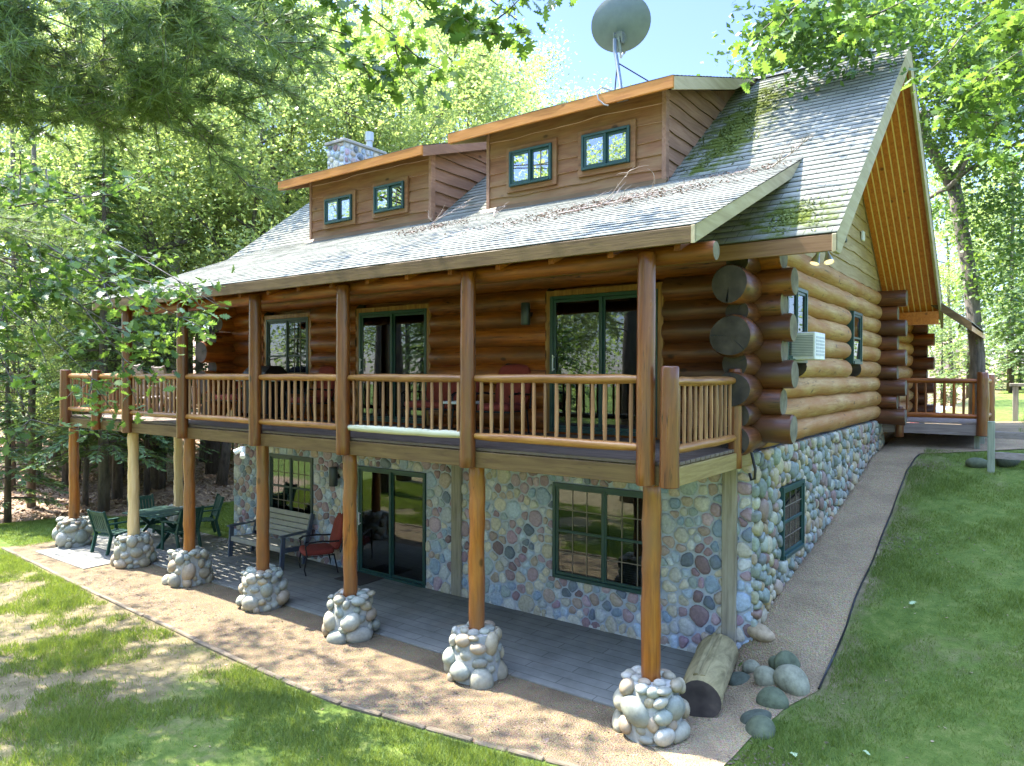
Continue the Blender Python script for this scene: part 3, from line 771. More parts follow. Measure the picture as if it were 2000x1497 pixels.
for i in range(nb):
    x0 = .02+i*w; ye = 2*RY-E0[0]+.1
    m.prism([(x0, RY, RZ-T*1.25-.004), (x0, RY, RZ-T*1.25-.03), (x0, ye, E0[1]-T*1.25-.105), (x0, ye, E0[1]-T*1.25-.08)], (w-.021, 0, 0))
sf = m.build('soffit', SOFFIT, roof, bevel=.004)
m = MB(); m.prism([(.02, RY, RZ-T*1.25-.010), (.02, RY, RZ-T*1.25-.026), (.02, ye, E0[1]-T*1.25-.101), (.02, ye, E0[1]-T*1.25-.088)], (XO-.08, 0, 0)); m.build('groove_highlight', plain('painted_highlight', (.80,.56,.25), .6), sf)  # pale sheet in the gaps paints the highlight lines along the board edges
m = MB()
for i in range(nb):
    x0 = .02+i*w
    m.prism([(x0, E0[0], E0[1]-T*1.15-.004), (x0, E0[0], E0[1]-T*1.15-.028), (x0, RY-.03, RZ-T*1.25-.05), (x0, RY-.03, RZ-T*1.25-.026)], (w-.006, 0, 0))
m.build('soffit', SOFFIT, roof, bevel=.003)
m = MB(); m.box(.0, XO-.05, 2*RY-E0[0]-.28, 2*RY-E0[0]-.24, 5.12, 5.42); m.box(.0, XO-.05, 2*RY-E0[0]-.24, 2*RY-E0[0]+.1, 5.13, 5.16); m.build('soffit', SOFFIT, roof)
# porch roof
PS = .41; P0 = (-2.80, 5.40); PY1 = (E0[1]-SL*E0[0]-P0[1]+PS*P0[0])/(PS-SL); PX0, PX1 = -12.55, .32
m = MB(); slab(m, [(P0[0], P0[1]-.004), (P0[0], P0[1]-.12), (PY1-.05, P0[1]+PS*(PY1-.05-P0[0])-.12), (PY1, P0[1]+PS*(PY1-P0[0])-.004)], PX0+.045, PX1-.045)
proof = m.build('porch_roof', wood('porch_ceiling', (.12,.05,.018), (.20,.09,.032), (.26,.13,.05), 0, .6), house)
shingles('shingle_slope', PX0, PX1+.01, P0[0]-.04, P0[1]-PS*.04, PS, PY1+.02, proof, lambda x, z: .45)
m = MB(); m.box(PX0, PX1, P0[0]-.045, P0[0]-.004, P0[1]-.19, P0[1]-.025); m.build('fascia', FASCIA, proof, bevel=.004)
for xx in (PX1-.043, PX0):
    m = MB(); m.prism([(xx, P0[0]-.046, P0[1]-.02), (xx, P0[0]-.046, P0[1]-.20), (xx, PY1-.35, P0[1]+PS*(PY1-.35-P0[0])-.185), (xx, PY1+.02, P0[1]+PS*(PY1-P0[0])-.01)], (.043, 0, 0))
    m.build('rake_board', RAKEW, proof, bevel=.004)
log(house, (PX0+.1, -2.40, 5.18), (.37, -2.40, 5.18), .10, LOG[0], 401, cap=ENDPALE, name='porch_beam')
m = MB(); m.box(HX0-.3, -.5, -.98, -.90, 5.38, 5.56); m.build('tie_beam', LOG[0], house, bevel=.006)
for i in range(17):
    x = PX0+.35+i*.765
    m = MB(); m.prism([(x, -2.7, P0[1]-.125), (x, -2.7, P0[1]-.23), (x, .1, P0[1]+PS*2.9-.23), (x, .1, P0[1]+PS*2.9-.125)], (.07, 0, 0)); m.build('rafter', LOG[1], proof)
# siding with wavy lower edges
def siding(m, fmap, u0f, u1f, top, z0, hts, seed, du=.14, flip=False):
    rr = random.Random(seed); z = z0
    for h in hts:
        ph = [rr.uniform(0, 6.28) for _ in range(3)]; a = rr.uniform(.006, .014)
        ua, ub = u0f(z), u1f(z+h*.5)
        if ub-ua < .05: z += h; continue
        n_ = max(2, int((ub-ua)/du)); us = [ua+(ub-ua)*i/n_ for i in range(n_+1)]
        vs = []; wv = lambda u: a*(math.sin(u*2.1+ph[0])+.7*math.sin(u*4.7+ph[1])+.4*math.sin(u*9+ph[2]))
        for u in us:
            zb = min(z+wv(u), top(u)); zt = min(z+h+.02, top(u))
            vs += [fmap(u, .004, zb), fmap(u, .040, zb), fmap(u, .012, zt)]
        fs = []; ms = []
        for i in range(n_):
            p = i*3
            fs += [(p+1, p+4, p+5, p+2)]; ms += [0]; fs += [(p, p+3, p+4, p+1)]; ms += [1]
        if flip: fs = [tuple(reversed(f)) for f in fs]
        o = len(m.v); m.add(vs, fs, 0)
        for i, mm in enumerate(ms): m.m[len(m.m)-len(ms)+i] = mm
        z += h
EDGEW = wood('plank_edge', (.34,.22,.14), (.46,.31,.21), (.55,.40,.29), 0, .6, knots=False)
roofz = lambda y: E0[1]+SL*(y-E0[0])
def dormer(x0, x1, fx0, fx1, ztop, wins, seed):
    yw = .95; SS = .32; und = lambda y: ztop-.17+SS*(y-.55)
    zb = roofz(yw)-.02
    m = MB()
    m.box(x0+.02, x1-.02, yw, yw+.08, zb-.1, und(yw)+.02)
    m.prism([(x1-.10, yw+.08, roofz(yw)-.1), (x1-.10, 4.2, roofz(4.2)-.1), (x1-.10, 4.2, und(4.2)), (x1-.10, yw+.08, und(yw))], (.07, 0, 0))
    m.prism([(x0+.03, yw+.08, roofz(yw)-.1), (x0+.03, 4.2, roofz(4.2)-.1), (x0+.03, 4.2, und(4.2)), (x0+.03, yw+.08, und(yw))], (.07, 0, 0))
    d = m.build('dormer', SIDING, house)
    m = MB(); hts = [.27, .23, .24, .27, .30, .3]
    siding(m, lambda u, h, z: (u, yw-h, z), lambda z: x0+.03, lambda z: x1-.03, lambda u: und(yw)+.01, zb, hts, seed)
    m.build('siding', [SIDING, EDGEW], d)
    yr = lambda z: (z-E0[1])/SL+E0[0]
    m = MB(); siding(m, lambda u, h, z: (x1-.03+h, u, z), lambda z: yw+.0, lambda z: min(yr(z)+.28, 4.4), lambda u: und(u), zb-.05, [.24]*9, seed+1)
    m.build('siding', [SIDINGY, FASCIA], d)
    m = MB(); m.box(x1-.035, x1+.035, yw-.05, yw-.002, zb-.05, und(yw)); m.box(x1+.002, x1+.035, yw, yw+.07, zb, und(yw)+.01)
    m.build('corner_board', SIDINGY, d)
    m = MB(); m.box(x0-.03, x0+.035, yw-.05, yw-.002, zb-.05, und(yw)); m.build('corner_board', SIDINGY, d)
    m = MB(); m.prism([(x0-.12, yw-.17, roofz(yw-.17)+.02), (x0-.12, yw-.17, roofz(yw-.17)+.075), (x0-.12, yw-.03, roofz(yw)+.10), (x0-.12, yw-.03, roofz(yw))], (x1-x0+.18, 0, 0)); m.build('skirt_board', FASCIA, d)
    # shed roof
    y1 = 4.5; m = MB()
    m.prism([(fx0+.03, .55, ztop-.03), (fx0+.03, .55, ztop-.13), (fx0+.03, y1, ztop-.13+SS*(y1-.55)), (fx0+.03, y1, ztop-.03+SS*(y1-.55))], (fx1-fx0-.06, 0, 0))
    r_ = m.build('dormer_roof', FASCIA, d)
    shingles('dormer_shingles', fx0, fx1, .50, ztop-SS*.05-.025, SS, y1, d)
    m = MB(); m.box(fx0-.01, fx1+.004, .50, .545, ztop-.215, ztop-.035); m.build('fascia', FASCIAO, d, bevel=.004)
    for xx in (fx1-.04, fx0):
        m = MB(); m.prism([(xx, .546, ztop-.035), (xx, .546, ztop-.235), (xx, 3.2, ztop-.235+SS*2.65), (xx, 4.3, ztop-.05+SS*3.75), (xx, 4.3, ztop-.035+SS*3.75)], (.04, 0, 0)); m.build('rake_board', RAKEW if fx1 > -3 else SIDINGY, d, bevel=.003)
    for (a, b_, c, e, g) in wins:
        m = MB(); t = .09; yy = yw-.062
        m.box(a-t, a, yy-.016, yy+.03, c-t, e+t); m.box(b_, b_+t, yy-.016, yy+.03, c-t, e+t); m.box(a, b_, yy-.016, yy+.03, e, e+t); m.box(a, b_, yy-.016, yy+.03, c-t, c)
        m.build('casing', SIDING, d, bevel=.003)
        opening('w', d, 'y', yw-.066, a, b_, c, e, GREENFRAME, sash=2, hung=False, slider=True, glass=GLASSR, grid=(2,2,(1,)) if g else None, depth=.06, fw_=.04, names=('window_frame', 'pane'))
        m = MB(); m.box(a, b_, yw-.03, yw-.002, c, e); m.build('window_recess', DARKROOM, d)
    return d
dormer(-5.23, -1.72, -5.85, -1.40, 8.42, [(-4.69, -3.79, 7.29, 7.92, True), (-3.18, -2.29, 7.33, 7.92, False)], 31)
dormer(-10.38, -6.68, -11.02, -6.53, 8.34, [(-9.80, -8.93, 7.24, 7.79, False), (-8.22, -7.36, 7.28, 7.83, True)], 41)
# gable wall
m = MB(); und = lambda y: min(E0[1]-T*1.15+SL*(y-E0[0]), RZ-T*1.25-SL*(y-RY))-.03
gw = []
m.prism([(-.10, .0, 5.80), (-.10, 9.2, 5.80), (-.10, 9.2, und(9.2)), (-.10, RY, und(RY)), (-.10, .0, und(0))], (.08, 0, 0))
g = m.build('gable_wall', GABLE, house)
m = MB(); siding(m, lambda u, h, z: (-.02+h, u, z), lambda z: 0.0, lambda z: 9.25, lambda u: und(u), 5.84, [.27]*13, 77)
m.build('siding', [GABLE, EDGEW], g)
opening('w', g, 'x', .015, 4.2, 5.25, 6.45, 7.15, GREENFRAME, sash=2, hung=False, depth=.04, names=('window_frame', 'pane'))
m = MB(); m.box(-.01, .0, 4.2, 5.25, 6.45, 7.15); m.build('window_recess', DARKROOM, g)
m = MB(); m.box(.02, .07, 6.75, 6.92, 6.72, 6.92); m.build('wall_vent', WHITEP, g, bevel=.01)
m = MB(); m.prism([(HX0-.1, .0, 5.80), (HX0-.1, 9.2, 5.80), (HX0-.1, 9.2, und(9.2)), (HX0-.1, RY, und(RY)), (HX0-.1, .0, und(0))], (.08, 0, 0)); m.build('gable_wall', GABLE, house)
# rear wing roof over the entry deck
m = MB(); m.prism([(1.75, 9.75, 5.10), (1.75, 9.75, 4.97), (-2.2, 9.75, 8.05), (-2.2, 9.75, 8.2)], (0, 5.6, 0)); o = m.build('entry_roof', SOFFIT, house)
m = MB(); m.prism([(1.78, 9.70, 5.13), (1.78, 9.70, 4.93), (-.4, 9.70, 6.62), (-.4, 9.70, 6.84)], (0, .045, 0)); m.build('rake_board', FASCIA, o)
m = MB(); m.prism([(1.80, 9.74, 5.115), (1.80, 9.74, 5.13), (-2.2, 9.74, 8.25), (-2.2, 9.74, 8.21)], (0, 5.7, 0)); m.build('shingle_slope', plain('entry_shingles', (.28,.30,.27), .9, scale=20), o)
# chimney
m = MB(); m.usec = True
for (fm, W_, H_, sd, fl) in ((lambda u, v_, h: (-13.45+u, 3.9-h, 9.1+v_), .72, 1.35, 61, False), (lambda u, v_, h: (-12.73+h, 3.9+u, 9.1+v_), 1.5, 1.35, 62, False)):
    stone_face(m, W_, H_, [], sd, fm, fl, h=(.03,.055), rmin=.07, rmax=.15)
c = m.build('chimney', STONE, house, smooth='all')
m = MB(); m.box(-13.45, -12.73, 3.9, 5.4, -.1, 10.45); m.build('mortar_bed', MORTAR, c)
m = MB(); m.box(-13.52, -12.66, 3.83, 5.47, 10.451, 10.53); m.build('cap_slab', plain('chimney_cap', (.30,.29,.27), .9), c, bevel=.01)
m = MB(); m.tube([(-12.98, 5.05, 10.5), (-12.98, 5.05, 10.83)], .10, 14); m.tube([(-12.98, 5.05, 10.80), (-12.98, 5.05, 11.05)], .135, 14); m.build('flue', plain('galvanised_flue', (.55,.57,.58), .35, .8), c, smooth=True)

# ---------------- porch deck
m = MB(); y = -2.50; k = 0
while y < -.06:
    x = -14.5
    m.box(-14.5, -.03, y, y+.126, 2.945, 2.982); y += .147
m.build('deck_floor', DECKW, house, bevel=.003)
m = MB(); x = -14.4
while x < -.1: m.box(x, x+.045, -2.46, -.02, 2.74, 2.943); x += .41
m.build('joist', DECKW, house)
m = MB(); m.box(-14.54, -.005, -2.545, -2.503, 2.735, 2.935); m.build('deck_beam', FASCIA, house, bevel=.005)
m = MB(); m.box(-.047, -.004, -2.502, -.04, 2.735, 2.935); m.build('deck_beam', wood('deck_end_board', (.17,.115,.034), (.25,.175,.055), (.31,.23,.085), 1, .6), house, bevel=.005)
m = MB(); m.box(-14.54, -14.501, -2.50, 0.0, 2.735, 2.935); m.box(-14.5, -12.2, -.02, .02, 2.735, 2.935); m.build('deck_beam', FASCIA, house, bevel=.005)
def post(x, y, z0, z1, r, mat, seed, cap=None, parent=house, name='porch_post', wob=.02, lean=.0):
    rr = random.Random(seed); n_ = max(5, int((z1-z0)/.14)); pts = []; rad = []
    for i in range(n_+1):
        t = i/n_; pts.append((x+rr.uniform(-1,1)*.006*lean, y+rr.uniform(-1,1)*.006*lean, z0+(z1-z0)*t)); rad.append(r*(1.04-.08*t)*(1+rr.uniform(-1,1)*.025*lean))
    pts = [pts[0], (pts[0][0], pts[0][1], z0+.012)]+pts[1:-1]+[(pts[-1][0], pts[-1][1], z1-.012), pts[-1]]
    rad = [rad[0]*.9, rad[0]]+rad[1:-1]+[rad[-1], rad[-1]*.9]
    m_ = MB(); m_.tube(pts, rad, 18, 0, 1, wob, seed); return m_.build(name, [mat, cap or ENDGRAIN], parent, smooth=True)
LX = [-.36, -2.82, -5.27, -7.46, -9.75, -11.88, -14.62]
UX = [-.32, -2.78, -5.15, -7.32, -9.56, -11.63]
KNOTTY = wood('peeled_post', (.17,.045,.006), (.32,.098,.012), (.41,.15,.025), 2, .34, coat=.4, var=.2, wear=(.20,.085,.03), wear_amt=.25, checks=.8)
for i, x in enumerate(LX): post(x, -2.35, .52, 2.74, .104, PEELED if i == 5 else KNOTTY, 500+i, wob=.035, lean=1)
post(-14.35, -.05, .52, 2.74, .104, PEELED, 520, wob=.035, lean=1)
for i, x in enumerate(UX): post(x, -2.585, 2.735, 5.20, .1, POST, 540+i, wob=.012, lean=.3)
RX = [(-12.96, -2.585, 3.99, .1), (-14.45, -2.585, 4.0, .115), (-.05, -2.585, 4.0, .1), (-.05, -.60, 3.99, .085), (-14.45, -.05, 4.0, .1)]
for i, (x, y, z, r) in enumerate(RX): post(x, y, 2.735, z, r, POST, 560+i, wob=.012, lean=.3, name='railing_post')
def railing(p, q, n_, ax, seed, bottom=None, single=True, zt=3.86, zb=3.135, parent=house, br=.0245):
    p, q = Vector(p), Vector(q); rr = random.Random(seed); d = q-p
    m_ = MB(); P = [p+d*t for t in np.linspace(-.015, 1.015, 9)]
    m_.tube([Vector((v_.x, v_.y, zt+rr.uniform(-.004,.004))) for v_ in P], [.04]+[.054]*7+[.04], 12, 0, 0, .03, seed)
    rl = m_.build('railing', RAILW[ax], parent, smooth=True)
    m_ = MB(); m_.tube([Vector((v_.x, v_.y, zb+rr.uniform(-.004,.004))) for v_ in P], [.04]+[.052]*7+[.04], 12, 0, 0, .03, seed+1)
    m_.build('lower_rail', bottom or RAILW[ax], rl, smooth=True)
    al = MB()
    for i in range(n_):
        c_ = p+d*((i+.7)/(n_+.4)); m_ = MB() if single else al
        a_, b_ = rr.uniform(-.006,.006), rr.uniform(-.006,.006); R_ = br*rr.uniform(.9, 1.12)
        m_.tube([(c_.x, c_.y, zb+.03), (c_.x+a_, c_.y+b_, (zt+zb)/2), (c_.x, c_.y, zt-.03)], [R_*.85, R_, R_*.85], 8, 0, 0, .05, seed+i)
        if single: m_.build('baluster', BALW, rl, smooth=True)
    if not single: tag(al.build('baluster', BALW, rl, smooth=True), kind='stuff')
    return rl
ends = [-.32, -2.78, -5.15, -7.32, -9.56, -11.63, -12.96, -14.45]
for i in range(7):
    a, b_ = ends[i+1]+.08, ends[i]-.08
    railing((a, -2.55, 0), (b_, -2.55, 0), max(6, int(round((b_-a)/.163))), 0, 600+i*20, bottom=GREYRAIL if i == 1 else None)
railing((-.05, -2.48, 0), (-.05, -.68, 0), 11, 1, 760, zt=3.84, zb=3.12)
railing((-14.45, -2.48, 0), (-14.45, -.13, 0), 15, 1, 790, single=False)
railing((-14.35, -.05, 0), (-12.35, -.05, 0), 13, 0, 820, single=False)
# cobble piers
GREYS = [(.34,.335,.26), (.40,.375,.27), (.29,.30,.235), (.38,.32,.205), (.42,.40,.32), (.27,.285,.235), (.36,.285,.19), (.32,.34,.265)]
def pier(x, y, seed, h=.60, w=.355, base=0.0):
    r = random.Random(seed); m_ = MB(); m_.usec = True; placed = []
    for t in range(2200):
        z = r.uniform(.04, h-.02); rad = (r.uniform(.11, .165) if len(placed) < 14 else r.uniform(.06, .12)) if z < h*.75 else r.uniform(.06, .11)
        th = r.uniform(0, 2*math.pi); R0 = w-.07*(z/h)-.03
        sq = 1/max(abs(math.cos(th)), abs(math.sin(th)))**.45; R_ = R0*sq
        c = Vector((R_*math.cos(th), R_*math.sin(th), z))
        if all((c-p).length > (rad+pr)*.80 for p, pr in placed): placed.append((c, rad))
    for t in range(400):
        rad = r.uniform(.06, .11); th = r.uniform(0, 6.28); R_ = r.uniform(.14, w-.12); c = Vector((R_*math.cos(th), R_*math.sin(th), h-.02))
        if all((c-p).length > (rad+pr)*.80 for p, pr in placed): placed.append((c, rad))
    for c, rad in placed:
        q = r.uniform(.70, 1.0); col = GREYS[r.randrange(len(GREYS))]; m_.col = tuple(v_*q for v_ in col)
        th = math.atan2(c.y, c.x); top = c.z > h-.06
        rx = rad*.72 if not top else rad; a = r.uniform(.85, 1.25)
        m_.blob((x+c.x, y+c.y, base+c.z), (rx, rad*a, (rad/a*.95) if not top else rad*.6), r.randrange(9999), 0, th, 14, 9, .26, r.uniform(-.4,.4) if not top else 0)
    o = m_.build('stone_pier', COBBLE, house, smooth='all')
    m_ = MB(); m_.tube([(x, y, base-.1), (x, y, base+h*.55), (x, y, base+h-.03)], [w-.015, w-.03, w-.10], 16, wob=.03); m_.build('mortar_core', PIERMORTAR, o, smooth=True)
for i, x in enumerate(LX): pier(x+random.Random(i).uniform(-.02,.02), -2.35, 900+i*3, .62)
pier(-14.35, -.05, 950, .60)
# entry deck at the back of the side wall
DX0, DX1, DY0, DY1 = .1, 2.0, 9.2, 13.4
m = MB(); y = DY0
while y < DY1: m.box(DX0, DX1+.02, y, y+.134, 2.84, 2.875); y += .142
ed = m.build('entry_deck', DECKGREY, house, bevel=.003)
m = MB(); m.box(DX0-.05, DX1, DY0-.045, DY0-.004, 2.60, 2.835); m.box(DX1-.04, DX1, DY0, DY1, 2.60, 2.835); m.build('deck_beam', DECKGREY, ed, bevel=.004)
post(DX1+.03, DY0-.06, 2.60, 4.00, .115, POST, 970, parent=ed, name='railing_post', lean=1.2, wob=.03)
post(DX1+.10, DY0+1.25, 2.62, 3.95, .10, KNOTTY, 971, parent=ed, name='railing_post', lean=1.2, wob=.03)
post(.42, DY0-.03, 2.5, 3.2, .09, POST, 972, parent=ed, name='railing_post')
for zz, nm in ((3.80, 'railing'), (3.02, 'lower_rail')):
    m = MB(); m.tube([(.15, DY0, zz), (1.0, DY0, zz+.01), (DX1-.05, DY0, zz)], [.055, .058, .05], 12, 0, 0, .03, 5); m.build(nm, LOG[0], ed, smooth=True)
    m = MB(); m.tube([(DX1+.05, DY0+.08, zz), (DX1+.09, DY0+1.15, zz)], [.055, .058], 12, 0, 0, .03, 5); m.build(nm, RAILW[1], ed, smooth=True)
for i in range(9):
    x = .38+i*.185; m = MB(); m.tube([(x, DY0, 3.05), (x+.005, DY0, 3.4), (x, DY0, 3.78)], [.026, .033, .024], 8, 0, 0, .06, i); m.build('baluster', LOG[2], ed, smooth=True)
for i in range(7):
    y = DY0+.2+i*.15; m = MB(); m.tube([(DX1+.07, y, 3.05), (DX1+.075, y, 3.4), (DX1+.07, y, 3.78)], [.03, .036, .03], 8, 0, 0, .06, i); m.build('baluster', RAILW[2], ed, smooth=True)
for x, y in ((1.93, 9.28), (1.98, 10.0), (2.02, 10.9)):
    m = MB(); m.box(x-.05, x+.05, y-.05, y+.05, float(hz(x, y))-.1, 2.60); m.build('deck_leg', TREATED, ed)
# ================================================================ THINGS ROUND THE CABIN
# satellite dish
t = tag(empty('satellite_dish', (-2.45, .85, 8.45)), 'large grey satellite dish on a bent pole above the right dormer roof', 'satellite dish')
m = MB(); pole = [(0,0,.02), (-.035,.05,.18), (-.17,.15,.72), (-.20,.16,.80), (-.20,.16,1.0)]
m.tube(pole, .032, 12); m.build('pole', plain('dish_pole', (.10,.13,.15), .45, .4), t, smooth=True)
m = MB(); m.box(-.10, .10, -.08, .08, -.10, .012); m.box(-.03, .03, -.05, .05, .012, .07); m.build('foot_plate', GREYMETAL, t, bevel=.004)
ax = Vector((-.20, .92, .33)).normalized(); cen = Vector((-.18, .26, 1.30))
a = ax.cross(Vector((0,0,1))).normalized(); b_ = a.cross(ax).normalized()
m = MB(); N = 48; vs = []; fs = []
rings = [.0, .12, .28, .48, .68, .86, .97, 1.0]
for side in (0, 1):
    for r_ in rings:
        dpt = .11*r_*r_
        for k in range(N):
            th = 2*math.pi*k/N
            vs.append(cen+a*math.cos(th)*r_*.51+b_*math.sin(th)*r_*.445+ax*(dpt+(.012 if side else -.004)))
nr = len(rings)
for side in (0, 1):
    for i in range(nr-1):
        for k in range(N):
            k2 = (k+1) % N; o = side*nr*N; q = (o+i*N+k, o+i*N+k2, o+(i+1)*N+k2, o+(i+1)*N+k); fs.append(q if not side else tuple(reversed(q)))
for k in range(N):
    k2 = (k+1) % N; fs.append(((nr-1)*N+k, (nr-1)*N+k2, (2*nr-1)*N+k2, (2*nr-1)*N+k))
m.add(vs, fs); m.build('reflector', DISHGREY, t, smooth=True)
m = MB(); hub = cen-b_*.24-ax*.0
Tm = Matrix(((a.x, ax.x, b_.x, hub.x), (a.y, ax.y, b_.y, hub.y), (a.z, ax.z, b_.z, hub.z), (0,0,0,1))); m.T = Tm
m.tube([(0, -.012, 0), (0, .025, 0)], [.115, .10], 20); m.box(-.075, -.055, -.16, -.01, -.08, .09); m.box(.055, .075, -.16, -.01, -.08, .09); m.box(-.055, .055, -.13, -.03, -.04, .07)
m.tube([(-.085, -.10, .05), (.085, -.10, .05)], .012, 8); m.tube([(-.085, -.09, -.05), (.085, -.09, -.05)], .012, 8); m.tube([(0, -.12, -.22), (0, -.12, .02)], .042, 12)
m.build('mount_bracket', GREYMETAL, t, smooth=True)
m = MB(); m.tube([cen-b_*.44+ax*.06-a*.03, cen-b_*.50+ax*.35-a*.10, cen-b_*.40+ax*.62-a*.12], .018, 8); m.tube([cen-b_*.40+ax*.60-a*.12, cen-b_*.33+ax*.70-a*.12], .045, 12); m.build('feed_arm', GREYMETAL, t, smooth=True)
for q in (((-.13,.12,.58), (.42,.55,.18)), ((-.13,.12,.58), (-.42,.55,.17))):
    m = MB(); m.tube(q, .011, 8); m.tube([Vector(q[1])-Vector((0,0,.02)), Vector(q[1])+Vector((0,0,.01))], .03, 8); m.build('brace', BLACKMETAL, t, smooth=True)
m = MB(); m.tube([(-.10,-.05,.05), (-.2,-.28,.06), (-.24,-.37,-.02), (-.20,-.375,-.16), (-.10,-.37,-.26), (-.04,-.34,-.28)], .012, 8); m.build('cable', plain('grey_cable', (.28,.27,.25), .5), t, smooth=True)
# wall lamps and small fittings
def lamp_tube(loc, h, r, label):
    t = tag(empty('wall_lamp', loc), label, 'wall lamp', None)
    m = MB(); m.tube([(0,0,0), (0,0,.012), (0,0,h-.012), (0,0,h)], [r*.93, r, r, r*.93], 20); m.build('lamp_shade', plain('lamp_bronze', (.05,.06,.065), .4, .5), t, smooth=True)
    m = MB(); m.box(-.03, .03, r*.7, r+.13, h*.4, h*.6); m.build('bracket', BLACKMETAL, t, bevel=.003)
lamp_tube((-3.53, -.27, 4.70), .35, .075, 'dark cylinder wall lamp on the upper log wall left of the right patio door')
lamp_tube((-8.30, -.16, 1.68), .38, .085, 'dark cylinder wall lamp on the lower stone wall beside the sliding door')
LIT, n, b = new_mat('lit_bulb'); b.inputs['Emission Color'].default_value = (1, .72, .38, 1); b.inputs['Emission Strength'].default_value = .16; b.inputs['Base Color'].default_value = (.8,.7,.5,1)
t = tag(empty('flood_light', (.93, -.42, 5.42)), 'pair of round outdoor flood light heads under the right roof eave corner', 'flood light')
m = MB(); m.box(-.06, .06, -.06, .06, -.03, -.005); m.build('base_plate', WHITEP, t, bevel=.004)
for dx, dd in ((-.07, (-.25,-.3,-1)), (.09, (.25,-.35,-1))):
    d = Vector(dd).normalized(); p = Vector((dx*.6, 0, -.03))
    m = MB(); m.tube([p, p+d*.05, p+d*.06, p+d*.15], [.02, .026, .034, .062], 14, ends=False); o = m.build('lamp_head', plain('silver_lamp', (.55,.58,.62), .35, .4), t, smooth=True)
    m = MB(); m.tube([p+d*.135, p+d*.152], [.052, .046], 14); m.build('bulb', LIT, t, smooth=True)
t = tag(empty('security_light', (-7.52, -2.68, 2.62)), 'small white security light on the deck beam beside a porch post', 'security light')
m = MB(); m.box(-.05, .03, -.03, .03, -.04, .09); m.build('base_box', WHITEP, t, bevel=.006)
m = MB(); m.tube([(-.03,-.03,.05), (-.09,-.09,.0)], [.03,.045], 12); m.tube([(.03,-.02,-.02), (.08,-.06,-.07)], [.03,.045], 12); m.build('lamp_head', WHITEP, t, smooth=True)
m = MB(); pts = [(-8.17, -.07, 1.70)]+[(-8.17+.02*math.sin(i*1.3)+i*.006, -.08, 1.62-i*.1) for i in range(12)]; m.tube(pts, .008, 6)
m.box(-8.16, -8.07, -.10, -.05, .42, .52); tag(m.build('power_cord', plain('pale_blue_cord', (.55,.65,.72), .5), smooth=True), 'thin pale power cord hanging down the stone wall beside the red chair', 'cord')
m = MB(); m.tube([(.1, -.42, 2.93), (.16, -.45, 2.72), (.15, -.44, 2.60), (.10, -.42, 2.58), (.07, -.40, 2.66)], .018, 8); tag(m.build('black_hose', BLACKMETAL, smooth=True), 'short black hose loop hanging at the stone wall corner under the log ends', 'hose')
# window air conditioner
t = tag(empty('air_conditioner', (.08, 1.62, 4.14)), 'white window air conditioner sticking out of the side log wall', 'air conditioner')
m = MB(); m.box(-.05, .36, -.29, .29, 0, .40); m.build('casing', WHITEP, t, bevel=.012)
m = MB()
for i in range(13): m.box(.02, .33, -.297, -.291, .05+i*.024, .062+i*.024)
m.build('side_grille', plain('grille_grey', (.30,.33,.35), .6), t)
m = MB()
for i in range(6):
    for j in range(2): m.box(.361, .366, -.24+j*.25, -.02+j*.25, .06+i*.05, .09+i*.05)
m.build('rear_grille', plain('coil_grey', (.45,.48,.5), .5), t)
m = MB(); m.box(-.03, .0, -.45, -.295, .0, .40); m.box(-.03, .0, .295, .48, .0, .40); m.build('side_panel', WHITEP, t)
# bench on the patio
t = tag(empty('slatted_bench', (-9.92, -.52, .036)), 'two tone grey slatted garden bench against the stone wall window', 'bench')
W2 = .86
m = MB()
for i in range(4): m.box(-W2, W2, -.30+i*.13, -.30+i*.13+.115, .40-i*.012, .43-i*.012)
m.box(-W2, W2, -.33, -.30, .33, .43); m.build('seat', TANPLASTIC, t, bevel=.006)
m = MB()
for i in range(5): y = .25+i*.028; z = .46+i*.108; m.prism([(-W2, y, z), (-W2, y-.006, z+.002), (-W2, y+.02, z+.096), (-W2, y+.045, z+.092)], (2*W2, 0, 0))
m.build('backrest', TANPLASTIC, t, bevel=.006)
for s in (-1, 1):
    x = s*(W2+.03)
    m = MB(); m.bar((x, -.33, 0), (x, -.29, .62), .045, .10, up=(0,1,0)); m.build('leg', GREYPLASTIC, t, bevel=.006)
    m = MB(); m.bar((x, .20, 0), (x, .27, .45), .045, .09, up=(0,1,0)); m.bar((x, .26, .40), (x, .43, 1.0), .045, .10, up=(0,1,0)); m.build('leg', GREYPLASTIC, t, bevel=.006)
    m = MB(); m.bar((x, -.38, .645), (x, .33, .66), .10, .035); m.build('armrest', GREYPLASTIC, t, bevel=.008)
    m = MB(); m.bar((x, -.28, .36), (x, .26, .34), .04, .09); m.build('side_rail', GREYPLASTIC, t, bevel=.006)
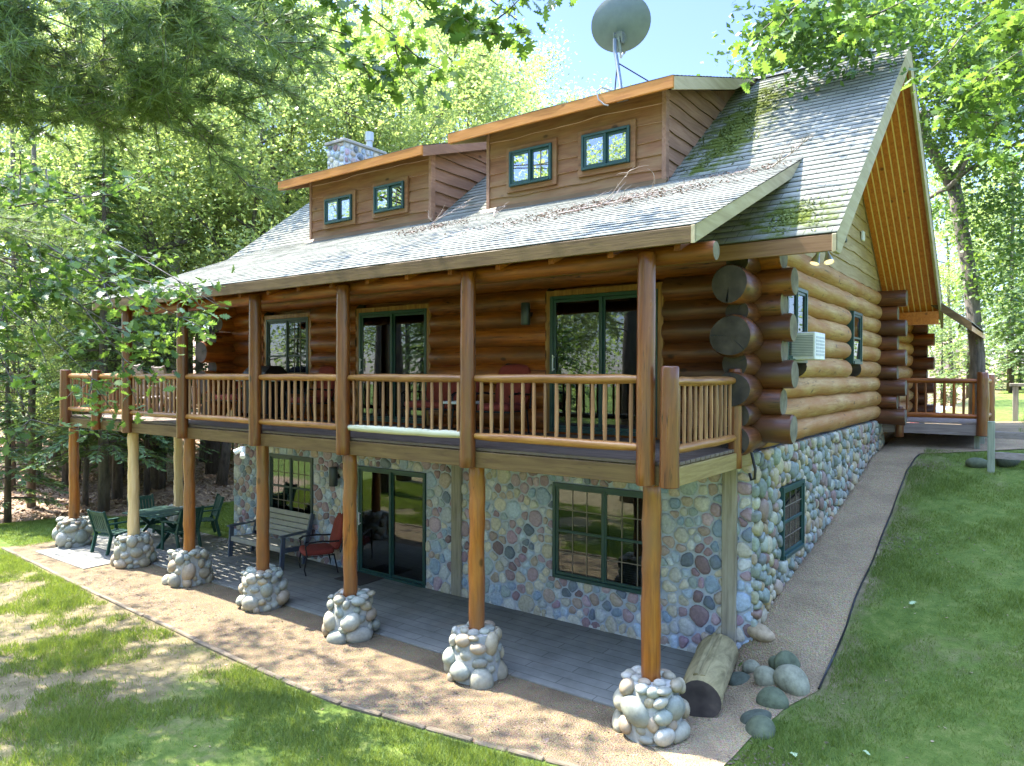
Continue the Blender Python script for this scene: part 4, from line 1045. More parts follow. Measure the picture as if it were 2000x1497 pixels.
# cushioned metal chairs
def cushion(m_, x0, x1, y0, y1, z0, z1):
    c = Vector(((x0+x1)/2, (y0+y1)/2, (z0+z1)/2)); h = Vector(((x1-x0)/2, (y1-y0)/2, (z1-z0)/2)); n_ = 9; vs = []; fs = []
    f = lambda t: math.copysign(abs(math.sin(t*math.pi/2))**.45, t)
    idx = {}
    for axn in range(3):
        for sg in (-1, 1):
            o = len(vs)
            for i in range(n_):
                for j in range(n_):
                    uu, vv = i/(n_-1)*2-1, j/(n_-1)*2-1; p = [0,0,0]; p[axn] = sg; p[(axn+1) % 3] = uu; p[(axn+2) % 3] = vv
                    l4 = (abs(p[0])**7+abs(p[1])**7+abs(p[2])**7)**(1/7.); p = [q/l4 for q in p]
                    puff = 1+.10*(1-uu*uu)*(1-vv*vv)
                    p[axn] *= puff; vs.append(c+Vector((p[0]*h.x, p[1]*h.y, p[2]*h.z)))
            for i in range(n_-1):
                for j in range(n_-1):
                    q = (o+i*n_+j, o+(i+1)*n_+j, o+(i+1)*n_+j+1, o+i*n_+j+1); fs.append(q if sg > 0 else tuple(reversed(q)))
    m_.add(vs, fs)
def cushion_chair(name, label, cat, group, loc, rz, wide=.29):
    t = tag(empty(name, loc, rz), label, cat, group)
    m = MB(); cushion(m, -wide, wide, -.30, .28, .36, .48); m.build('seat_cushion', REDCLOTH, t, smooth='all')
    m = MB(); m.T = Matrix.Translation((0, .27, .42)) @ Matrix.Rotation(R(-15), 4, 'X'); cushion(m, -wide+.01, wide-.01, -.02, .11, .03, .68); m.build('back_cushion', REDCLOTH, t, smooth='all')
    m = MB(); m.T = Matrix.Translation((0, .27, .42)) @ Matrix.Rotation(R(-15), 4, 'X')
    m.tube([(-wide-.02, .12, 0), (-wide-.02, .13, .66), (-wide+.08, .13, .74), (wide-.08, .13, .74), (wide+.02, .13, .66), (wide+.02, .12, 0)], .016, 8); m.T = None
    m.tube([(-wide, -.28, .355), (wide, -.28, .355), (wide, .26, .355), (-wide, .26, .355), (-wide, -.28, .355)], .014, 8); m.build('frame', BLACKMETAL, t, smooth=True)
    for s in (-1, 1):
        x = s*(wide+.03)
        m = MB(); m.tube([(x, -.27, .0), (x-.0*s, -.30, .12), (x, -.25, .38), (x, -.28, .56), (x, -.22, .62)], .015, 8); m.build('leg', BLACKMETAL, t, smooth=True)
        m = MB(); m.tube([(x, .34, .0), (x, .31, .14), (x, .26, .38)], .015, 8); m.build('leg', BLACKMETAL, t, smooth=True)
        m = MB(); m.tube([(x, -.30, .59), (x, -.22, .63), (x, .05, .64), (x, .22, .62), (x, .36, .62)], .017, 8); m.build('armrest', BLACKMETAL, t, smooth=True)
    return t
cushion_chair('cushioned_chair', 'black metal patio chair with brick red cushions beside the grey bench', 'chair', None, (-8.42, -.46, .036), R(-28))
cushion_chair('cushioned_loveseat', 'red cushioned loveseat on the deck against the log wall right of the left sliding door', 'loveseat', None, (-5.2, -.50, 2.982), 0, .55)
cushion_chair('cushioned_chair', 'red cushioned chair on the deck just left of the right sliding door', 'chair', None, (-3.75, -.62, 2.982), R(8))
cushion_chair('cushioned_chair', 'red cushioned chair on the deck below the upper left window near the corner', 'chair', None, (-8.6, -.55, 2.982), R(-5))
cushion_chair('cushioned_loveseat', 'red cushioned loveseat at the far left end of the deck beside the log corner', 'loveseat', None, (-11.3, -.42, 2.982), 0, .5)
t = tag(empty('side_table', (-4.45, -.75, 2.982)), 'small white topped side table on the deck between the red seats', 'table')
m = MB(); m.box(-.25, .25, -.25, .25, .46, .50); m.build('tabletop', WHITEP, t, bevel=.006)
for sx in (-1,1):
    for sy in (-1,1): m = MB(); m.tube([(sx*.2, sy*.2, .46), (sx*.23, sy*.23, 0)], .014, 8); m.build('leg', BLACKMETAL, t, smooth=True)
t = tag(empty('gas_grill', (-9.9, -.62, 2.982)), 'black gas grill on the deck in front of the upper left window', 'grill')
m = MB(); m.box(-.42, .42, -.26, .26, .12, .80); m.build('cabinet', BLACKMETAL, t, bevel=.01)
m = MB(); m.prism([(-.40, -.27, .81), (-.40, .27, .81), (-.40, .27, .98), (-.40, .12, 1.10), (-.40, -.12, 1.10), (-.40, -.27, .95)], (.8, 0, 0)); m.build('lid', BLACKMETAL, t, bevel=.02)
m = MB(); m.box(.43, .75, -.22, .22, .78, .81); m.box(-.75, -.43, -.22, .22, .78, .81); m.build('side_shelf', GREYMETAL, t, bevel=.004)
for s in (-.36, .36): m = MB(); m.tube([(s-.02, 0, .06), (s+.02, 0, .06)], .06, 14); m.build('wheel', BLACKMETAL, t, smooth=True); m = MB(); m.box(s-.015, s+.015, -.2, .2, .05, .12); m.build('caster_frame', BLACKMETAL, t)
t = tag(empty('broom', (-10.95, -.30, 2.982)), 'orange handled broom leaning against the log wall at the left end of the porch', 'broom')
m = MB(); m.tube([(-.14, -.35, .10), (.16, .06, 1.36)], .014, 8); m.build('handle', plain('orange_handle', (.70,.30,.03), .5), t, smooth=True)
m = MB(); m.prism([(-.28, -.39, .0), (-.02, -.39, .0), (-.08, -.37, .14), (-.20, -.37, .14)], (0, .05, 0)); m.build('bristles', plain('straw', (.45,.33,.14), .9), t)
# tall slatted deck chairs (only their backs show above the rail)
def slat_chair(name, label, group, loc, rz, mat, seat_h=.42, top=.92, nsl=7, cat='chair'):
    t = tag(empty(name, loc, rz), label, cat, group); W = .25
    m = MB()
    for i in range(5): m.box(-W, W, -.27+i*.10, -.27+i*.10+.085, seat_h-.025-i*.008, seat_h-i*.008)
    m.box(-W, W, -.30, -.27, seat_h-.08, seat_h-.005); m.build('seat', mat, t, bevel=.004)
    m = MB(); q = lambda z: .22+(z-seat_h)*.30
    for i in range(nsl):
        x = -W+.01+(2*W-.02)*(i+.5)/nsl; w = (2*W-.02)/nsl*.40
        m.bar((x, q(seat_h+.06), seat_h+.06), (x, q(top-.05), top-.05), w*2, .018, up=(0,1,.3))
    m.bar((-W, q(top-.04), top-.04), (W, q(top-.04), top-.04), .025, .085, up=(0,.3,1)); m.bar((-W, q(seat_h+.06), seat_h+.06), (W, q(seat_h+.06), seat_h+.06), .025, .06, up=(0,.3,1)); m.build('backrest', mat, t, bevel=.004)
    for s in (-1, 1):
        x = s*(W+.022)
        m = MB(); m.bar((x, -.27, 0), (x, -.24, .62), .04, .07, up=(0,1,0)); m.build('leg', mat, t, bevel=.004)
        m = MB(); m.bar((x, .30, 0), (x, .20, seat_h), .04, .07, up=(0,1,0)); m.bar((x, q(seat_h-.05), seat_h-.05), (x, q(top+.02), top+.02), .04, .06, up=(0,1,0)); m.build('leg', mat, t, bevel=.004)
        m = MB(); m.bar((x, -.31, .635), (x, q(.635)+.02, .645), .08, .03); m.build('armrest', mat, t, bevel=.005)
    return t
WEATH = wood('weathered_chair', (.30,.24,.20), (.42,.35,.30), (.50,.43,.38), 2, .8, knots=False)
slat_chair('deck_chair', 'weathered tall slatted chair on the open deck nearest its left corner', 'weathered chairs on the open deck', (-13.55, -1.15, 2.982), R(185), WEATH, top=1.12)
slat_chair('deck_chair', 'weathered tall slatted chair on the open deck beside the porch roof end', 'weathered chairs on the open deck', (-12.65, -1.0, 2.982), R(175), WEATH, top=1.08)
# green patio set
G = 'green slatted chairs round the patio table'
slat_chair('patio_chair', 'green slatted patio chair in the sun in front of the far left cobble pier', G, (-13.28, -2.12, .036), R(188), PATIOGREEN)
slat_chair('patio_chair', 'green slatted patio chair with its back to the bench, right of the table', G, (-12.28, -1.12, .036), R(-82), PATIOGREEN)
slat_chair('patio_chair', 'green slatted patio chair at the back corner of the table beside the grass', G, (-13.05, -.12, .036), R(-20), PATIOGREEN)
slat_chair('patio_chair', 'green slatted patio chair behind the table facing the cabin wall', G, (-14.05, -1.0, .036), R(84), PATIOGREEN)
t = tag(empty('patio_table', (-13.15, -1.12, .036), R(8)), 'green slatted patio table with crossed legs under the deck', 'table')
m = MB()
for i in range(9): m.box(-.62, .62, -.54+i*.12, -.54+i*.12+.108, .705, .73)
m.build('tabletop', PATIOGREEN, t, bevel=.004)
for s in (-1, 1):
    for a, c in (((s*.42, -.40, 0), (s*.42, .32, .70)), ((s*.42+.045, .40, 0), (s*.42+.045, -.32, .70))): m = MB(); m.bar(a, c, .04, .08); m.build('leg', PATIOGREEN, t, bevel=.004)
m = MB(); m.bar((-.5, 0, .35), (.5, 0, .35), .04, .09); m.build('stretcher', PATIOGREEN, t)
m = MB(); m.box(-7.68, -6.95, -.66, -.05, .036, .05); tag(m.build('door_mat', plain('brown_mat', (.045,.035,.028), .95, bmp=.6, scale=30), bevel=.005), 'dark brown door mat in front of the lower sliding door', 'door mat')
# grooved log lying beside the last pier
m = MB(); pts = [(-.03, -1.76, .20), (-.04, -1.72, .20)]+[(-.05-.06*i, -1.72+.26*i, .205) for i in range(1, 6)]+[(-.37, -.22, .20), (-.375, -.18, .20)]
rad = [.225, .245]+[.25]*5+[.24, .225]
t = tag(empty('weathered_log', (0, 0, .02)), 'thick weathered log with a grooved top lying between the last pier and the stone wall', 'log')
m.tube(pts, rad, 22, 0, 1, .03, 4); m.build('trunk', [OLDLOG, ENDGRAIN], t, smooth=True)
for dx in (-.07, .01): m = MB(); m.tube([(-.05+dx, -1.66, .43), (-.20+dx, -.95, .445), (-.35+dx, -.28, .435)], [.03, .038, .03], 8, wob=.1, seed=3); m.build('ridge', OLDLOG, t, smooth=True)
# boulders by the corner
BC = [(.135,.14,.085), (.095,.11,.06), (.22,.215,.14), (.065,.075,.05), (.33,.25,.15)]
ROCKS = [(.10, .02, .14, (.16,.12,.11), 4, 'tan rounded stone leaning on the foot of the cabin stone corner, the upper one'), (.09, -.32, .08, (.12,.11,.11), 2, 'pale rounded stone at the foot of the cabin stone corner, below the tan one'),
    (.05, -.62, .02, (.22,.16,.10), 3, 'dark flat stone in the gravel below the cabin corner'), (.42, -.78, .09, (.17,.14,.16), 2, 'rounded grey green boulder left in the cluster beside the path edging'),
    (.46, -.46, .13, (.15,.13,.12), 1, 'small grey boulder at the back of the cluster beside the path edging'), (.62, -.55, .20, (.21,.16,.17), 1, 'green tinged boulder behind the largest pale one by the path edging'),
    (.76, -.86, .20, (.24,.18,.19), 2, 'largest pale speckled boulder where the lawn meets the path edging'), (.62, -1.22, .08, (.17,.15,.14), 1, 'grey boulder just below the large pale one at the lawn edge'),
    (.58, -1.55, .02, (.21,.18,.15), 3, 'dark low boulder half buried at the lawn edge near the gravel'), (.68, -1.82, .02, (.17,.15,.12), 1, 'lowest dark boulder at the lawn edge nearest the log')]
for i, (x, y, z, r, ci, lab) in enumerate(ROCKS):
    m = MB(); m.usec = True; q = 1.0; m.col = tuple(c*q for c in BC[ci]); m.blob((0,0,0), tuple(c*.95 for c in r), 40+i, 0, i*.9, 26, 18, .34)
    tag(m.build('boulder', ROCK, smooth='all', loc=(x, y, float(hz(x, y))+z*.42-.01)), lab, 'boulder')
for i, (x, y, r, lab) in enumerate(((2.05, 7.6, (.22,.16,.14), 'dark boulder at the foot of the fence post'), (2.55, 7.75, (.24,.18,.15), 'grey boulder right of the fence post'), (3.0, 8.0, (.30,.2,.15), 'pale low boulder at the right edge behind the fence rail'))):
    m = MB(); m.usec = True; m.col = BC[(i*2+1) % 4]; m.blob((0,0,0), r, 80+i, 0, i, 16, 10, .2); tag(m.build('boulder', ROCK, smooth='all', loc=(x, y, float(hz(x, y))+.05)), lab, 'boulder')
# fence
t = tag(empty('post_and_rail_fence', (2.28, 7.3, float(hz(2.28, 7.3)))), 'grey timber fence post with two rails leaving the picture on the right', 'fence')
m = MB(); m.box(-.06, .06, -.06, .06, -.3, .98); m.build('post', TREATED, t, bevel=.006)
m = MB(); m.box(2.2, 2.32, .5, .62, -.1, 1.2); m.build('post', TREATED, t, bevel=.006)
for z, dz in ((.72, .06), (.32, .03)): m = MB(); m.bar((.06, .0, z), (2.2, .55, z+dz-.1), .04, .13); m.build('rail', DECKGREY, t, bevel=.004)
# ramp frame under the entry deck, grey bench-like stand, trailer
t = tag(empty('picnic_bench', (3.05, 16.5, float(hz(3.05, 16.5)))), 'grey timber stand with a flat top on the lawn behind the entry deck', 'bench')
m = MB(); m.box(-.75, .75, -.3, .3, 1.0, 1.09); m.build('top', OLDTIMBER, t, bevel=.008)
for x in (-.6, .6):
    m = MB(); m.box(x-.07, x+.07, -.24, -.14, -.1, 1.0); m.box(x-.07, x+.07, .14, .24, -.1, 1.0); m.box(x-.06, x+.06, -.14, .14, .35, .45); m.build('leg', OLDTIMBER, t, bevel=.006)
t = tag(empty('wood_steps', (1.0, 11.2, float(hz(1.0, 11.2)))), 'dark slanting timber frame under the entry deck', 'steps')
for x in (-.35, .55): m = MB(); m.bar((x, -.5, .42), (x+.12, .3, .0), .05, .12); m.build('stringer', BLACKMETAL, t)
m = MB(); m.box(-.3, 1.3, -.1, .02, .16, .19); m.build('tread', DECKGREY, t)
ORANGE = plain('faded_orange_paint', (.62,.16,.05), .45); REDP = plain('red_paint', (.50,.07,.04), .45)
t = tag(empty('utility_trailer', (-1.1, 33, float(hz(-1.1, 33)))), 'parked orange and white trailer glimpsed behind the entry deck railing', 'trailer')
m = MB(); m.box(-1.25, 1.25, -.8, .8, .55, .75); m.build('bed', ORANGE, t, bevel=.02)
m = MB(); m.box(-1.25, 1.25, -.84, -.8, .76, .95); m.build('side_board', REDP, t, bevel=.02)
m = MB(); cushion(m, -1.15, 1.15, -.75, .75, .9, 1.75); m.build('tarpaulin', WHITEP, t, smooth='all')
for x in (-.6, .0, .6): m = MB(); m.tube([(x, -.95, .32), (x, -.70, .32)], .31, 20); w = m.build('wheel', BLACKMETAL, t, smooth=True); m = MB(); m.tube([(x, -.96, .32), (x, -.951, .32)], .17, 16); m.build('rim', WHITEP, w)
t = tag(empty('parked_truck', (4.0, 35, float(hz(4.0, 35)))), 'red and white parked truck partly hidden by leaves at the right edge', 'truck')
m = MB(); m.box(-1.5, 1.5, -.9, .9, .5, 1.3); m.box(-1.2, .8, -.8, .8, 1.3, 1.9); m.build('body', REDP, t, bevel=.1)
m = MB(); m.box(-1.52, 1.52, -.93, .93, .4, .62); m.build('bumper', WHITEP, t, bevel=.03)
for x in (-1, 1): m = MB(); m.tube([(x, -.95, .35), (x, -.7, .35)], .35, 18); m.build('wheel', BLACKMETAL, t, smooth=True)
# debris on the roof
def dead_branch(x, y, zf, seed, L_, label, rz, nb=9, up=.12):
    rr = random.Random(seed); m = MB()
    def grow(p, d, ln, r_, dep):
        pts = [p]; q = Vector(p); d = Vector(d)
        for i in range(5):
            d = (d+Vector((rr.gauss(0,.22), rr.gauss(0,.22), rr.gauss(0,.10)))).normalized(); q = q+d*ln/5
            zs = zf(q.x, q.y)+.012; q.z = max(q.z, zs); pts.append(q.copy())
        m.tube(pts, [r_*(1-i/6.5) for i in range(6)], 5)
        if dep < 2:
            for i in range(nb if dep == 0 else 3):
                j = rr.randrange(1, 6); b2 = (d+Vector((rr.gauss(0,.9), rr.gauss(0,.9), rr.uniform(-.05,.45)))).normalized()
                grow(pts[j].copy(), b2, ln*rr.uniform(.25,.5), r_*.55, dep+1)
    c, s = math.cos(rz), math.sin(rz)
    p = Vector((x, y, zf(x, y)+.02)); d = Vector((c, s, 0)); d.z = (zf(x+c*.2, y+s*.2)-zf(x, y))/.2+up
    grow(p, d.normalized(), L_, .013, 0)
    tag(m.build('fallen_branch', wood('dead_twig', (.16,.12,.10), (.30,.25,.21), (.42,.37,.32), 0, .9, knots=False), smooth=True), label, 'branch')
zporch = lambda x, y: P0[1]+PS*(y-P0[0])+.012
zmain = lambda x, y: roofz(y)+.012
dead_branch(-2.5, -.9, zporch, 3, 1.5, 'long bare dead branch lying on the porch roof below the right dormer', R(20), 12, .18)
dead_branch(-5.9, .0, zporch, 8, .9, 'small upright dead twig cluster on the porch roof between the two dormers', R(75), 9, 1.0)
dead_branch(-4.3, -.1, zporch, 12, .6, 'thin dead twig on the porch roof below the left end of the right dormer', R(110), 5, .5)
dead_branch(.10, .35, lambda x, y: max(zporch(x, y) if x < PX1 else 0, zmain(x, y)), 17, .55, 'dead branch caught on the roof beside the porch roof rake', R(-10), 12, .25)
def litter(name, n_, xy, zf, size, seed, mat=LITTER, flat=.3):
    r = np.random.default_rng(seed); P_ = xy(r, n_); z = zf(P_[:,0], P_[:,1]); n_ = len(P_)
    a = r.uniform(0, 6.28, n_); s = r.uniform(.5, 1.2, n_)*size
    d = np.stack([np.cos(a), np.sin(a), r.normal(0, flat, n_)], -1); e = np.stack([-np.sin(a), np.cos(a), r.normal(0, flat, n_)], -1)*.5
    C = np.stack([P_[:,0], P_[:,1], z+.012], -1)
    V = np.stack([C-d*s[:,None], C+e*s[:,None], C+d*s[:,None], C-e*s[:,None]], 1)
    V[...,2] = np.maximum(V[...,2], (zf(V[...,0], V[...,1])+.006))
    return np_mesh(name, V.reshape(-1, 3), np.arange(n_*4).reshape(-1, 4), mat, np.repeat(r.uniform(0, 1, n_), 4))
def roof_xy(r, n_):
    c = np.array([(-2.2,-.55), (-5.85,-.05), (-1.2,-.3), (-3.0,-1.0), (-.2,.5)]); k = r.choice(5, n_, p=[.34,.22,.2,.12,.12])
    P_ = c[k]+r.normal(0, 1, (n_, 2))*np.array([.55,.22]); return P_[(P_[:,0] < .26) & (P_[:,1] < .95)]
tag(litter('needle_litter', 1700, roof_xy, lambda x, y: P0[1]+PS*(y-P0[0])+.012, .03, 4, NEEDLEBROWN), 'patches of fallen brown needles on the porch roof', 'leaf litter', kind='stuff')

def moss_xy(r, n_):
    k = r.choice(3, n_, p=[.62,.26,.12]); c = np.array([(-1.15, 2.35), (.5, -.45), (-.9, 3.6)])[k]; sd = np.array([(.28,.85), (.38,.22), (.25,.4)])[k]
    P_ = c+r.normal(0, 1, (n_, 2))*sd; f = .5+.5*np.sin(P_[:,0]*11)*np.sin(P_[:,1]*6.5+P_[:,0]*4); P_ = P_[(r.uniform(0, 1, n_) < f**1.5) & (P_[:,1] > -.8) & (P_[:,0] < 1.1)]
    return P_[~((P_[:,1] < 1.1) & (P_[:,0] < .34)) & ~(P_[:,0] < -1.7)]
tag(litter('roof_moss', 4200, moss_xy, lambda x, y: E0[1]+SL*(y-E0[0])+.008, .022, 12, MOSSM, flat=.9), 'green moss tufts growing on the main roof shingles beside the right dormer', 'moss', kind='stuff')
def mat_xy(r, n_):
    c = np.array([(-8.6,-3.3), (-6.8,-3.2), (-4.6,-3.3), (-2.6,-3.2), (-1.0,-3.0), (-5.6,-2.7), (-10.5,-3.3), (.35,-2.4), (.5,3.5), (.6,7.5)]); k = r.integers(0, len(c), n_)
    P_ = c[k]+r.normal(0, 1, (n_, 2))*np.array([.65,.22]); return P_[(P_[:,1] > np.interp(P_[:,0], [p[0] for p in EDGE], [p[1] for p in EDGE])+.06) & ~((P_[:,0] < .05) & (P_[:,1] > -2.15))]
tag(litter('needle_litter', 5200, mat_xy, hz, .026, 14, NEEDLEBROWN, flat=.25), 'drifts of fallen brown needles on the front gravel bed', 'leaf litter', kind='stuff')
# ================================================================ TREES
def at(u, v, d):
    p = Vector(CAM)+_f*d+_r*((u-1000)/1401.5*d)-_u*((v-748.5)/1401.5*d); return p
def leaf_quads(C, size, r, up=.55, width=.55, droop=.25):
    """small folded leaves at points C"""
    n_ = len(C); d = r.normal(0, 1, (n_, 3)); d[:,2] = d[:,2]*.6-droop; d /= np.linalg.norm(d, axis=1)[:,None]
    nn = r.normal(0, 1, (n_, 3)); nn[:,2] += up*2.2; s = np.cross(d, nn); s /= np.linalg.norm(s, axis=1)[:,None]+1e-9
    nn = np.cross(s, d); l = size*r.uniform(.65, 1.25, n_)[:,None]; w = l*width*.5
    V = np.stack([C, C+d*l*.45+s*w+nn*l*.08, C+d*l, C+d*l*.45-s*w+nn*l*.08], 1)
    return V
def scatter(centres, per, rad, r, flat=.6):
    c = np.repeat(np.asarray(centres), per, 0); return c+r.normal(0, 1, c.shape)*np.array([rad, rad, rad*flat])
def limb_pts(p, d, ln, r, n_=6, up=.25, wob=.18):
    pts = [Vector(p)]; d = Vector(d).normalized()
    for i in range(n_):
        d = (d+Vector((r.normal(0, wob), r.normal(0, wob), up/n_+r.normal(0, wob*.6)))).normalized(); pts.append(pts[-1]+d*ln/n_)
    return pts
def broadleaf(seed, H=17, tr=.2, crown0=.3, spread=.30, leaf=.155, per=72, nl=15, lean=.04, forks=1, rad=.52):
    r = np.random.default_rng(seed); wood_ = MB(); cl = []
    t = [Vector((0,0,-.3))]; dx, dy = r.normal(0, lean, 2)
    for i in range(1, 10): t.append(Vector((dx*i*H/9+r.normal(0,.07), dy*i*H/9+r.normal(0,.07), H*.93*i/9)))
    wood_.tube(t, [tr*1.25]+[tr*(1-i/9.6) for i in range(1, 10)], 10, wob=.05, seed=seed)
    for k in range(nl):
        f = crown0+(.96-crown0)*(k+.5)/nl; j = f*9; a = t[int(j)].lerp(t[min(9, int(j)+1)], j-int(j))
        th = k*2.4+r.normal(0,.4); ln = H*spread*(1-.62*max(0, (f-.45))/.55)*r.uniform(.7, 1.15)*(.75+.5*min(1, (f-crown0)/.25))
        P_ = limb_pts(a, (math.cos(th), math.sin(th), .30+.5*f), ln, r)
        rr_ = tr*.36*(1-f*.6); wood_.tube(P_, [rr_*(1-i/6.8) for i in range(7)], 6)
        for q in range(5):
            i0 = r.integers(2, 7); th2 = th+r.normal(0,.9); P2 = limb_pts(P_[i0], (math.cos(th2), math.sin(th2), r.normal(.25,.35)), ln*r.uniform(.25,.5), r, 4)
            wood_.tube(P2, [rr_*.42*(1-i/5) for i in range(5)], 4)
            cl += [P2[2][:], P2[3][:], P2[4][:]]
        cl += [P_[4][:], P_[6][:]]
    C = scatter(cl, per, rad, r); V = leaf_quads(C, leaf, r)
    tone = np.repeat(np.clip(r.uniform(.1, .9, len(cl)).repeat(per)*.5+r.uniform(0, 1, len(C))*.5, 0, 1), 4)
    return wood_, V.reshape(-1, 3), tone
def add_tree(name, gen, leafm, barkm, loc, rz=0, sc_=1.0):
    w, V, tone = gen
    t = empty(name, loc, rz); t.scale = (sc_,)*3
    w.build('trunk', barkm, t, smooth='all'); np_mesh('crown', V, np.arange(len(V)).reshape(-1, 4), leafm, tone, t)
    return t
def conifer(seed, H=9, tr=.11, z0=.12, R0=1.9, dens=1.0):
    r = np.random.default_rng(seed); w = MB(); Cs = []; Ds = []
    w.tube([(0,0,-.3), (.03,0,H*.4), (0,.03,H*.75), (0,0,H)], [tr*1.2, tr*.8, tr*.45, .012], 8)
    z = H*z0
    while z < H*.98:
        f = (z/H-z0)/(1-z0); Rb = R0*(1-f)**.8*r.uniform(.75, 1.1)+.1
        for k in range(int(6+2*r.random())):
            th = r.uniform(0, 6.28); ln = Rb*r.uniform(.65, 1.15); n_ = 6
            pts = [Vector((math.cos(th)*ln*i/n_, math.sin(th)*ln*i/n_, z+ln*(.16*i/n_-.42*(i/n_)**2))) for i in range(n_+1)]
            w.tube(pts, [.014*(1-i/7.5) for i in range(7)], 4)
            m_ = int(34*dens*max(.5, ln)); tt = r.uniform(.18, 1.0, m_)**.8
            P_ = np.array([pts[0][:], pts[3][:], pts[6][:]]); 
            X = np.stack([np.interp(tt, [0,.5,1], P_[:,i]) for i in range(3)], -1)
            side = r.choice([-1, 1], m_)*r.uniform(.25, 1.2, m_); ang = th+side
            d = np.stack([np.cos(ang), np.sin(ang), r.normal(-.28,.18, m_)], -1); Cs.append(X); Ds.append(d*(r.uniform(.14, .34, m_)*(1.25-tt*.6))[:,None])
        z += r.uniform(.20, .34)*(1 if f < .7 else .7)
    C = np.concatenate(Cs); D = np.concatenate(Ds); n_ = len(C)
    s = np.cross(D, np.array([0,0,1.0])+r.normal(0,.35,(n_,3))); s /= np.linalg.norm(s, axis=1)[:,None]+1e-9
    wd = r.uniform(.022, .045, n_)[:,None]
    V = np.stack([C, C+D*.5+s*wd, C+D, C+D*.5-s*wd], 1)
    return w, V.reshape(-1, 3), np.repeat(r.uniform(0, 1, n_), 4)
# --- prototypes, copied over the wood behind
protoB = [broadleaf(s, *a) for s, a in ((1, (17, .19, .30, .30)), (2, (19, .22, .36, .27)), (3, (15, .15, .26, .30)), (4, (18, .2, .22, .26)))]
protoC = [conifer(s, h, tr, z0, r0) for s, h, tr, z0, r0 in ((11, 9.5, .12, .16, 2.0), (12, 7.0, .09, .10, 1.7), (13, 12, .15, .22, 2.2))]
made = {}
def plant(kind, i, x, y, s, rz, label, cat, group):
    k = (kind, i)
    if k not in made:
        made[k] = add_tree('broadleaf_tree' if kind == 'B' else 'spruce_tree', (protoB if kind == 'B' else protoC)[i], LEAFBG if kind == 'B' else NEEDLE, (BARK if i % 2 else BARKD) if kind == 'B' else BARKD, (x, y, float(hz(x, y))), rz, s); o = made[k]
    else:
        o = copy_tree(made[k]); o.location = (x, y, float(hz(x, y))); o.rotation_euler = (0, 0, rz); o.scale = (s, s, s)
    return tag(o, label, cat, group)
def pix(x, y, z):
    d = Vector((x, y, z))-Vector(CAM); f = d.dot(_f); return 1000+1401.5*d.dot(_r)/f, 748.5-1401.5*d.dot(_u)/f, f
r = np.random.default_rng(21); spots = []
FIXED = [(520,27,0), (590,34,1), (660,26,3), (730,38,1), (790,30,0), (850,42,1), (905,33,3), (965,46,1), (1015,52,0), (60,21,2), (165,21,0), (260,21.5,2), (340,26,3), (430,25,2), (170,30,1), (300,34,0), (400,30,3), (460,42,1), (1090,47,2), (1160,56,0), (1240,52,2), (1330,50,2)]
def free(x, y, dmin): return all((x-a)**2+(y-b)**2 > dmin*dmin for a, b in spots)
def in_house(x, y): return -16.2 < x < 4.5 and -5 < y < 17.5
tries = 0; nB = 0
for u, d, i in FIXED:
    p = at(u, 748, d); spots.append((p.x, p.y)); H = (17, 19, 15, 18)[i]; top = 40 if u < 900 else 90 if u < 980 else 190 if u < 1050 else 240
    s = ((748-top)/1401.5*d+3.9-float(hz(p.x, p.y)))/H*1.02; s = .46 if d < 22 else s; lab, g = ('tall leafy broadleaf tree in the bright wood left of the cabin', 'broadleaf trees in the wood left of the cabin') if u < 700 else ('leafy broadleaf tree rising behind the cabin roof against the sky', 'broadleaf trees behind the cabin roof')
    plant('B', i, p.x, p.y, s, r.uniform(0, 6.28), lab, 'tree', g)
while nB < 18 and tries < 6000:
    tries += 1
    u = r.uniform(20, 2150); d = r.uniform(15, 58); p = at(u, 748, d); x, y = p.x, p.y
    if in_house(x, y) or not free(x, y, 4.8 if u < 650 else 3.0) or (x > -16.5 and y < 15) or (x > -1.5 and y < 24) or (u > 1700 and d < 34): continue
    if x > -34 and y < 2.5: continue
    i = int(r.integers(0, 4)); H = (17, 19, 15, 18)[i]; s = r.uniform(.8, 1.2)
    if 930 < u < 1530: s = min(s, (.31*d*(1+.1*math.sin(u/40))-.10*d*max(0, (u-1060)/400)+3.0)/H)
    if s < .3: continue
    spots.append((x, y)); nB += 1
    if u < 700: lab, g = 'tall leafy broadleaf tree in the bright wood left of the cabin', 'broadleaf trees in the wood left of the cabin'
    elif u < 1550: lab, g = 'leafy broadleaf tree rising behind the cabin roof against the sky', 'broadleaf trees behind the cabin roof'
    else: lab, g = 'leafy broadleaf tree in the wood behind the right side lawn', 'broadleaf trees beyond the right lawn'
    plant('B', i, x, y, s, r.uniform(0, 6.28), lab, 'tree', g)
tries = 0; nC = 0
while nC < 30 and tries < 6000:
    tries += 1
    u = r.uniform(-20, 620) if nC < 24 else r.uniform(1830, 2100); d = r.uniform(15, 34) if nC < 24 else r.uniform(38, 52); p = at(u, 748, d); x, y = p.x, p.y
    if in_house(x, y) or not free(x, y, 1.25) or x > -17.8 and nC < 24: continue
    spots.append((x, y)); nC += 1; i = int(r.integers(0, 3))
    plant('C', i, x, y, r.uniform(.75, 1.15), r.uniform(0, 6.28), 'dark green spruce in the shady understorey left of the patio' if nC <= 24 else 'green spruce standing far behind the right lawn', 'tree', 'spruces in the understorey' if nC <= 24 else 'spruces beyond the right lawn')
